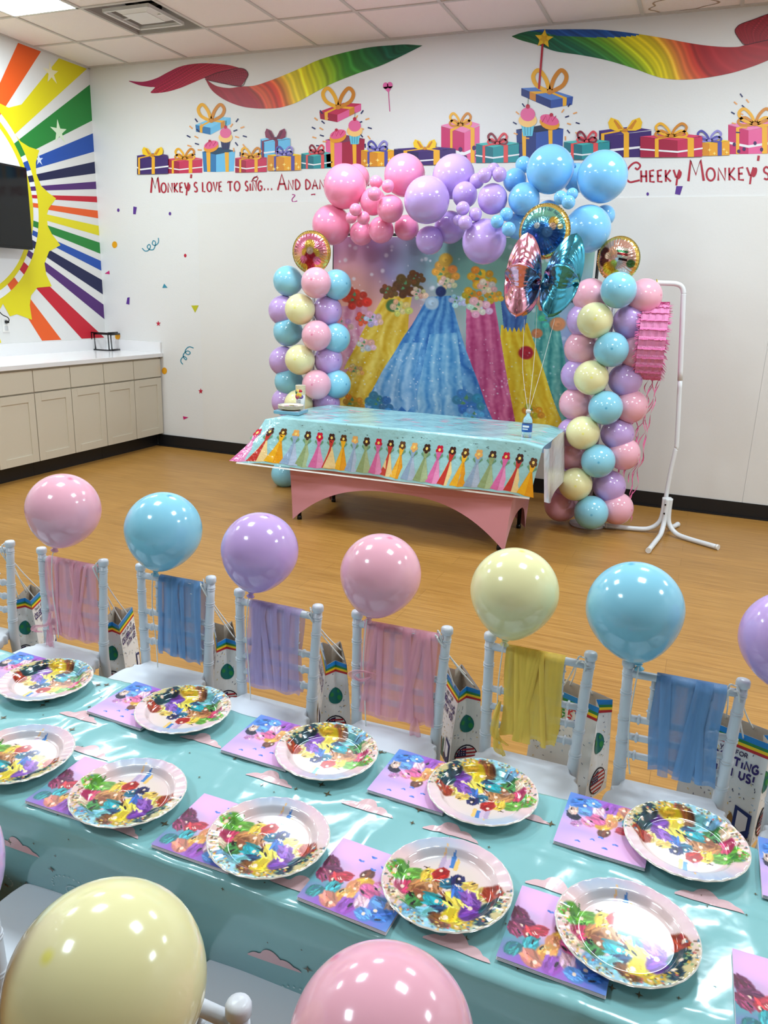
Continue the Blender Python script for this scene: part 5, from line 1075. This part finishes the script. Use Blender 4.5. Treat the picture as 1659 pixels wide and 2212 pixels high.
# ------------------------------------------------------------------ children's chiavari chairs
def lean(z, s_): return s_*(.119+.012*max(0, z-.3)/.32)
def make_chair():
    c = thing('chiavari_chair', '', 'chair', (0, 0, 0))
    for s_ in (-1, 1):
        v = MB(); prof = []
        def pos(z): return Vector((lean(z, s_), .012*max(0, (z-.3)/.3)**1.5+.03*max(0, (.28-z)/.28), z))
        zs = [0, .1, .2, .29, .33, .40, .48, .56, .615]; v.tube([pos(z) for z in zs], [.0115, .0135, .015, .0165, .0155, .0145, .0138, .0132, .0130], 14)
        for z in (.1, .2, .345, .415, .475, .545, .595):
            for dz in (-.0035, .0035):
                p = pos(z+dz); q_ = .0130+.0032*max(0, 1-(z-.3)/.3)+.0014; v.lathe([(q_-.004, -.003), (q_, -.0014), (q_, .0014), (q_-.004, .003)], 14, M=T(*p))
        p = pos(.615); v.lathe([(.013, -.002), (.0168, .002), (.0168, .014), (.0148, .0185), (.008, .0205), (0, .021)], 16, M=T(*p)); v.build('rear_post', PLAS, c)
        v = MB(); v.tube([(s_*.118, -.225, .295), (s_*.121, -.23, .15), (s_*.124, -.235, 0)], [.017, .0155, .012], 14)
        for z in (.09, .2, .26):
            for dz in (-.0035, .0035): v.lathe([(.0145, -.003), (.0185, -.0015), (.0185, .0015), (.0145, .003)], 12, M=T(s_*.1205, -.2295, z+dz))
        v.build('front_leg', PLAS, c)
    for z in (.597, .478, .428, .378):
        v = MB(); y = .012*max(0, (z-.3)/.3)**1.5; r_ = .0105 if z > .55 else .009; v.tube([(-lean(z, 1), y, z), (lean(z, 1), y, z)], r_, 12)
        for x in (-.09, .09) if z < .55 else (): v.lathe([(.009, -.004), (.013, -.002), (.013, .002), (.009, .004)], 12, M=T(x, y, z) @ Ry(PI/2))
        v.build('back_rail', PLAS, c)
    for x in (-.066, -.022, .022, .066):
        v = MB(); v.tube([(x, .006, .478), (x, .011, .597)], .0065, 10)
        for z in (.505, .538, .57): v.lathe([(.0065, -.003), (.0095, -.001), (.0095, .001), (.0065, .003)], 10, M=T(x, .008, z))
        v.build('spindle', PLAS, c)
    out = sp2([(-.112, .004), (-.118, -.03), (-.135, -.04), (-.132, -.055), (-.146, -.075), (-.152, -.12), (-.150, -.2), (-.144, -.278), (-.12, -.298), (0, -.302), (.12, -.298), (.144, -.278), (.150, -.2), (.152, -.12), (.146, -.075), (.132, -.055), (.135, -.04), (.118, -.03), (.112, .004)], 4)
    v = MB(); v.slab(out, .272, .306, .006, smooth=True); v.build('seat', PLAS, c)
    for y0_, y1_, x in ((-.23, .02, -.121), (-.23, .02, .121)):
        for z in (.09, .17): v = MB(); v.tube([(x, y0_, z), (x, y1_, z)], .0085, 10); v.build('stretcher', PLAS, c)
    for y_ in (-.23, .018): v = MB(); v.tube([(-.121, y_, .13), (.121, y_, .13)], .0085, 10); v.build('stretcher', PLAS, c)
    return c
proto = make_chair()
chairs = [(-2.262, 1.845, .02, 'white bamboo-style plastic chair cut off by the left edge of the picture'),
          (-1.855, 1.844, 0, 'white childrens chair with a pink sash tied in a bow, left in the far row'), (-1.462, 1.870, .03, 'white childrens chair with a blue sash, third in the far row from left'),
          (-1.065, 1.822, -.01, 'white childrens chair with a lilac sash in the far row'), (-.686, 1.838, .03, 'white childrens chair with a pink sash in the middle of the far row'),
          (-.310, 1.859, 0, 'white childrens chair with a bright yellow sash'), (.045, 1.868, .03, 'white childrens chair with a blue sash beside a text-printed gift bag at right'),
          (.40, 1.86, 0, 'white childrens chair under the lilac balloon, beyond the right edge'),
          (-1.39, .69, PI, 'white childrens chair in the near row, only its seat corner showing at the left edge'), (-1.005, .67, PI+.02, 'white childrens chair in the near row, its seat left of the pale yellow balloon'),
          (-.566, .665, PI-.02, 'white childrens chair in the near row between the pale yellow and big pink balloons'), (-.20, .66, PI, 'white childrens chair in the near row hidden under the big pink balloon')]
for k, (x, y, rz, lab) in enumerate(chairs):
    o = proto if k == 0 else tree_copy(proto); o.location = (x, y, 0); o.rotation_euler = (0, 0, rz); tag(o, lab, 'chair', 'white chiavari chairs around the childrens table')
# ---- sashes
def cloth_mat(name, rgb, al):
    m = mat(name, rgb, .7, sheen=.4, alpha=al); N = m.node_tree.nodes; L = m.node_tree.links; b = N['Principled BSDF']
    tc = N.new('ShaderNodeTexCoord'); mp = N.new('ShaderNodeMapping'); mp.inputs['Scale'].default_value = (34, 34, 3); n = N.new('ShaderNodeTexNoise'); n.inputs['Scale'].default_value = 1; n.inputs['Detail'].default_value = 3
    L.new(tc.outputs['Object'], mp.inputs[0]); L.new(mp.outputs[0], n.inputs['Vector'])
    mr = N.new('ShaderNodeMapRange'); mr.inputs['From Min'].default_value = .35; mr.inputs['From Max'].default_value = .62; mr.inputs['To Min'].default_value = al-.1; mr.inputs['To Max'].default_value = min(1, al+.13)
    L.new(n.outputs[0], mr.inputs[0]); L.new(mr.outputs[0], b.inputs['Alpha']); return m
SHP, SHB, SHL, SHY = cloth_mat('sheer_pink', (252, 176, 196), .62), cloth_mat('sheer_blue', (116, 164, 216), .74), cloth_mat('sheer_lilac', (196, 172, 222), .66), cloth_mat('sheer_yellow', (255, 212, 84), .88)
def sash(k, xa, xb, m, zb, lab, twist, seed, tails=()):
    cx, cy, rz, _ = chairs[k]; root = thing('chair_sash', lab, 'sash', (cx, cy, 0), rz, 'sheer sashes tied on the chair backs')
    rnd_ = random.Random(seed); ph = [rnd_.uniform(0, 6) for _ in range(6)]; fq = [rnd_.uniform(45, 75), rnd_.uniform(90, 130), rnd_.uniform(20, 35)]
    for front in (True, False):
        def fn(u, t):
            sgn = -1 if front else 1; x = xa+(xb-xa)*u; z = .6115-(.6115-zb)*t+(.004*math.sin(u*17+ph[1]) if t > .5 else 0)-.012*t*t*math.sin(u*2+ph[0])*1.0
            xs = x+twist*(t-.5)*math.sin(u*PI)*(.06)+(.008*t*math.sin(t*5+ph[2])); xs += (cx*0)
            y = .012*max(0, (z-.3)/.3)**1.5
            arch = math.sqrt(min(1, t*22)); base = .0135
            d = base*arch+.0032*arch*(math.sin(fq[0]*(xs+.02*t*twist)+ph[3]+2*t)+.7*math.sin(fq[1]*(xs-.03*t)+ph[4])+.6*math.sin(fq[2]*xs+3*t+ph[5]))*(.5+.5*math.sin(PI*min(1, t*1.3)))
            e = min(u, 1-u); zt = .0
            if t > .96: d *= .25
            return (xs, y+sgn*(max(.0105*arch, d)+.0), z+(.001 if t == 0 else 0))
        v = MB(); v.grid(fn, 90, 44); v.build('sash_panel', m, root)
    # heavier gathered bands of the same cloth
    for j in range(6):
        u0 = rnd_.uniform(.05, .9); u1 = max(.03, min(.97, u0+rnd_.uniform(-.25, .25))); wd = rnd_.uniform(.006, .014)
        def fb(u, t):
            x = xa+(xb-xa)*(u0+(u1-u0)*t)+wd*(u-.5)*2; z = .613-(.613-zb)*t*.99; y = .012*max(0, (z-.3)/.3)**1.5; return (x, y-(.0185*min(1, .5+t*8)+.003*math.sin(u*PI)), z)
        v = MB(); v.grid(fb, 6, 24); v.build('gathered_fold', m, root)
    for pts, wd in tails:
        pts = spline(pts, 8); n = len(pts); v = MB()
        def ft(u, t):
            i = min(int(t*(n-1)), n-2); f = t*(n-1)-i; p = pts[i]*(1-f)+pts[i+1]*f; q = wd*(.25+.75*math.sin(PI*min(1, t*.9+.05))); return (p.x+q*(u-.5)*2, p.y+.004*math.sin(u*9+t*7), p.z+.25*q*math.sin(u*6))
        v.grid(ft, 8, 30); v.build('tail', m, root)
Vt = Vector
sash(1, -.100, .112, SHP, .345, 'pale pink sheer sash knotted in a bow on the left far chair', .3, 1, [([Vt((-.085, -.02, .42)), Vt((-.09, -.03, .38)), Vt((-.13, -.04, .37)), Vt((-.14, -.04, .35)), Vt((-.10, -.04, .355))], .012), ([Vt((-.085, -.025, .385)), Vt((-.07, -.035, .34)), Vt((-.07, -.04, .29)), Vt((-.085, -.035, .31)), Vt((-.09, -.03, .36))], .012)])
sash(2, -.055, .105, SHB, .35, 'blue sheer sash on the third far chair, without a bow', .2, 2)
sash(3, -.092, .082, SHL, .352, 'lilac sheer sash on a far chair', 1.6, 3)
sash(4, -.105, .112, SHP, .34, 'pink sheer sash with a small side knot on the middle far chair', 1.0, 4, [([Vt((-.06, -.02, .47)), Vt((-.1, -.03, .475)), Vt((-.125, -.03, .46)), Vt((-.1, -.03, .445)), Vt((-.07, -.025, .46))], .012), ([Vt((.06, -.015, .36)), Vt((.065, -.02, .32)), Vt((.07, -.02, .27))], .016)])
sash(5, -.082, .070, SHY, .35, 'bright yellow sheer sash with a knot at its lower left corner', .5, 5, [([Vt((-.085, -.02, .46)), Vt((-.09, -.03, .40)), Vt((-.085, -.03, .36)), Vt((-.05, -.035, .345))], .012), ([Vt((-.085, -.025, .37)), Vt((-.075, -.035, .33)), Vt((-.06, -.035, .31))], .014)])
sash(6, -.062, .098, SHB, .345, 'blue sheer sash on the far chair at the right', .3, 6)

# ---- balloons on the chairs
def cballoon(c, rp, kn, y, m, lab, el=1.15, ky=None, r=None, kz=.635):
    p, r_ = Rm(c[0], c[1], rp, y); r_ = r or r_; K = kn if isinstance(kn, Vector) else P(kn[0], kn[1], y=ky or y+.004)
    ax = (p-K).normalized(); o = balloon(p, r_, m, lab, 'balloons tied to the chairs', ax, 1.18, True); return o, K, r_
CB = [((137, 1101), 81, (118, 1188), PINK, 'pale pink balloon tied to the chair at the far left', 1), ((353, 1145), 84, (336, 1236), BLUE, 'pale blue balloon above the left blue-sashed chair', 2), ((561, 1190), 84, (541, 1288), LILAC, 'lilac balloon above the lilac-sashed chair', 3),
      ((822, 1240), 88, (796, 1340), PINK, 'pale pink balloon above the middle pink-sashed chair', 4), ((1111, 1278), 96, (1090, 1390), CREAM, 'cream balloon above the yellow-sashed chair', 5), ((1371, 1316), 106, (1380, 1436), BLUE, 'pale blue balloon above the right-hand blue-sashed chair', 6), ((1708, 1382), 112, (1712, 1505), LILAC, 'lilac balloon half cut off by the right edge', 7)]
for c_, rp, kn, m, lab, k in CB:
    o, K, r_ = cballoon(c_, rp, kn, chairs[k][1]-.005, m, lab)
    x0 = K.x; v = MB(); z0 = K.z; yb = chairs[k][1]
    v.tube(spline([K, (x0, yb-.016, .612), (x0-.004, yb-.02, .5), (x0+.002, yb-.018, .4), (x0+.014, yb-.03, .30 if k in (2, 3, 4) else .34)]), .0018, 5)
    tag(v.build('balloon_string', CORD), 'white string of the '+lab.split(' above')[0].split(' tied')[0].split(' half')[0]+' hanging down its chair, '+['', 'far left', 'third chair', 'lilac-sashed chair', 'middle pink-sashed chair', 'yellow-sashed chair', 'right blue-sashed chair', 'right edge'][k], 'string', 'strings of the chair balloons')
for c_, rp, r_, y, kn, m, lab in [((234, 2126), 234, .108, .52, Vector((-.50, .60, .64)), CREAM, 'huge-looking pale yellow balloon nearest the camera, bottom left'), ((826, 2262), 226, .104, .50, Vector((-.15, .60, .60)), PINK, 'big pink balloon nearest the camera, at the bottom edge'), ((-226, 1892), 244, .108, .58, Vector((-.88, .67, .64)), LILAC, 'lilac balloon just showing at the left edge of the near row')]:
    # keep the real size, choose the depth at which it looks as large as in the photo
    lo, hi = .2, 1.5
    for _ in range(30):
        mid = (lo+hi)/2
        if Rm(*c_, rp, mid)[1] < r_: lo = mid
        else: hi = mid
    p = P(c_[0], c_[1], y=mid); print('near balloon', lab[:20], p)
    kk = p+(kn-p).normalized()*r_*1.2; balloon(p, r_, m, lab, 'balloons tied to the chairs', (p-kn), 1.15)
    v = MB(); v.tube(spline([kk, (kk+kn)/2+Vector((0, 0, -.01)), kn, kn+Vector((0, 0, -.12))]), .0018, 5); tag(v.build('balloon_string', CORD), 'white string under the '+lab.split(',')[0], 'string', 'strings of the chair balloons')

# ---- gift bags hung on the chair posts
RBW = [(30, 130, 200), (40, 130, 70), (246, 206, 30), (190, 36, 44)]
def bag(loc, rz, lab, post, seed, pinch=.4, text='side', size=(.165, .098, .245)):
    root = thing('gift_bag', lab, 'gift bag', loc, rz, 'party gift bags hanging on the chairs'); W, D, Hh = size; NV_ = 14
    def wall(i):
        # i=0 front(-y), 1 right gusset(+x), 2 back, 3 left gusset
        def fn(a, b, l=0):
            t = b; op = 1-pinch*t**1.5; inn = .030*max(0, t-.25)/.75; hw_, hd = W/2*(1-.02*t), D/2*op
            if i == 0: return (-hw_+2*hw_*a, -hd-l, Hh*t)
            if i == 2: return (hw_-2*hw_*a, hd+l, Hh*t)
            k = 1-abs(2*a-1); 
            if i == 1: return (hw_-inn*k+l, -hd+2*hd*a, Hh*t)
            return (-hw_+inn*k-l, hd-2*hd*a, Hh*t)
        return fn
    mb = None; A_ = Art(wall(0), .0006)
    for i in range(4): A_.mb.grid(lambda a, b, f=wall(i): f(a, b), 8 if i % 2 else 4, 10, 0, False, c=(236, 234, 232))
    for i in range(4):  # inner face of the paper
        f = wall(i); A_.mb.grid(lambda a, b, f=f: f(a, .55+.45*b, -.0008), 8 if i % 2 else 2, 3, 0, False, c=(206, 194, 180))
    A_.mb.add([(-W/2, -D/2, 0), (W/2, -D/2, 0), (W/2, D/2, 0), (-W/2, D/2, 0)], [(0, 3, 2, 1)], c=(230, 228, 224))
    rnd_ = random.Random(seed)
    def band(fn, y0, y1, c, l): 
        A_.fn = fn
        for q in ((0, .5), (.5, 1)): A_.poly([(q[0], y0), (q[1], y0), (q[1], y1), (q[0], y1)], c, l)
    for i in range(4):
        f = wall(i)
        for j, c in enumerate(RBW): band(f, .975-.028*j-.028, .975-.028*j+(.025 if j == 0 else 0), c, 2)
        A_.fn = f; asp = (W if i % 2 == 0 else D)/Hh
        for k in range(90 if i % 2 == 0 else 50):
            a, b, an = rnd_.uniform(.03, .97), rnd_.uniform(.03, .85), rnd_.uniform(0, 3); c = rnd_.choice([(60, 60, 90), (236, 196, 80), (150, 190, 220), (110, 110, 130), (200, 180, 120)])
            if i % 2 and .42 < a < .58: continue
            L_ = .0028/Hh; ca_2, sa_ = math.cos(an), math.sin(an); w2 = .0009/Hh
            A_.poly([(a+(ca_2*L_-sa_*w2)/asp, b+sa_*L_+ca_2*w2), (a+(-ca_2*L_-sa_*w2)/asp, b-sa_*L_+ca_2*w2), (a+(-ca_2*L_+sa_*w2)/asp, b-sa_*L_-ca_2*w2), (a+(ca_2*L_+sa_*w2)/asp, b+sa_*L_-ca_2*w2)], c, 1)
        if i % 2:   # gusset: a green and blue globe above, flag roundel below
            def half(c0, y0, rx, ry, c, l):
                for sg in (-1, 1):
                    A_.poly([(c0, y0-ry)]+[(c0+sg*rx*math.sin(PI*q/10), y0-ry*math.cos(PI*q/10)) for q in range(1, 11)], c, l)
            half(.5, .56, .26, .105, (16, 110, 104), 2); 
            for xx, yy, r_ in ((.36, .58, .07), (.64, .54, .08), (.6, .62, .05)): A_.ell(xx, yy, r_, r_*.42, (40, 140, 70), 3, n=10)
            half(.5, .17, .36, .14, (16, 16, 40), 2); half(.5, .17, .33, .125, (232, 228, 226), 3)
            for q in range(5):
                yy = .06+.045*q; hx_ = .33*math.sqrt(max(0, 1-((yy+.011-.17)/.125)**2))
                for sg in (0, 1): A_.poly([(.5 if sg else .5-hx_, yy), (.5+hx_ if sg else .5, yy), (.5+hx_ if sg else .5, yy+.022), (.5 if sg else .5-hx_, yy+.022)], (170, 30, 44), 4)
            A_.poly([(.5, .165), (.5, .29), (.37, .277), (.24, .235), (.18, .17), (.18, .165)], (24, 30, 84), 5)
            for q in range(9): A_.ell(.27+.075*(q % 3), .19+.028*(q//3), .012, .006, (236, 236, 240), 6, n=6)
        elif text == 'logo' and i == 0:
            for ln, (wd, y0) in enumerate([('CHEEKY', .80), ('MONKEYS', .72)]):
                xs = .12; 
                for j, ch in enumerate(wd): A_.text(ch, xs+.11*j, xs+.11*j+.09, y0, y0, .06, .02, [(200, 40, 50), (40, 90, 180), (240, 180, 30), (50, 140, 70)][j % 4], 3, up=1)
        else:
            # printed message and a row of towers along the bottom
            A_.text('THANK YOU FOR', .12, .78, .80, .80, .038, .011, (70, 60, 90), 3, up=1); A_.text('CELEBRATING', .06, .94, .69, .69, .075, .022, (52, 36, 110), 3, up=1); A_.text('WITH US!', .3, .92, .585, .585, .075, .022, (52, 36, 110), 3, up=1)
        if i % 2 == 0:
            for q in range(9):
                x_ = .06+.1*q; h_ = rnd_.uniform(.1, .34)*(1 if text != 'logo' or i == 2 else .3); c = rnd_.choice([(120, 96, 70), (60, 50, 60), (150, 110, 60), (70, 110, 100), (170, 150, 110), (90, 70, 60)])
                A_.poly([(x_, .02), (x_+.085, .02), (x_+.08, h_*.8), (x_+.045, h_), (x_+.01, h_*.8)], c, 2)
            if text != 'logo' or i == 2: A_.poly([(.74, .34), (.95, .30), (.95, .08), (.84, .02), (.74, .08)], (30, 50, 110), 4); A_.poly([(.78, .30), (.91, .27), (.91, .14), (.845, .1), (.78, .14)], (236, 232, 236), 5)
    A_.mb.build('bag_body', PAPER, root)
    inv = (Matrix.Translation(loc) @ Rz(rz)).inverted(); pw = Vector(post)
    for sg in (-1, 1):
        y = sg*D/2*(1-pinch); v = MB(); a = Vector((-.035, y, Hh-.012)); b = Vector((.035, y, Hh-.012)); top = inv @ (pw+Vector((0, sg*.006, .004*sg))); 
        v.tube(spline([a, a.lerp(top, .5)+Vector((-.004, 0, -.006)), top+Vector((-.012, 0, .0)), top+Vector((0, 0, .006)), top+Vector((.012, 0, .0)), b.lerp(top, .5)+Vector((.004, 0, -.006)), b], 6), .0022, 6); v.build('handle', CORD, root)
    return root
def postp(k): x, y, rz, _ = chairs[k]; return (x+.112, y-.0, .609)
bag((-2.185, 1.975, .15), PI/2+.45, 'white party gift bag with rainbow rim cut off by the left edge', postp(0), 1)
bag((-1.790, 1.975, .135), PI/2+.42, 'white party gift bag with printed text hanging beside the left pink-sashed chair', postp(1), 2)
bag((-1.352, 1.985, .16), PI/2+.66, 'narrow white party gift bag between the left blue-sashed and lilac-sashed chairs', postp(2), 3)
bag((-.955, 1.985, .17), PI/2+.56, 'narrow white party gift bag between the lilac-sashed and middle pink-sashed chairs', postp(3), 4)
bag((-.545, 1.985, .18), PI/2+.62, 'white party gift bag between the middle pink-sashed and yellow-sashed chairs', postp(4), 5)
bag((-.225, 2.01, .165), -.42, 'white party gift bag behind the yellow-sashed chair, colourful logo on its front', postp(5), 6, text='logo', size=(.20, .11, .285))
bag((.185, 2.01, .165), -.38, 'white party gift bag with big purple text behind the right-hand blue-sashed chair', postp(6), 7, size=(.205, .11, .285))
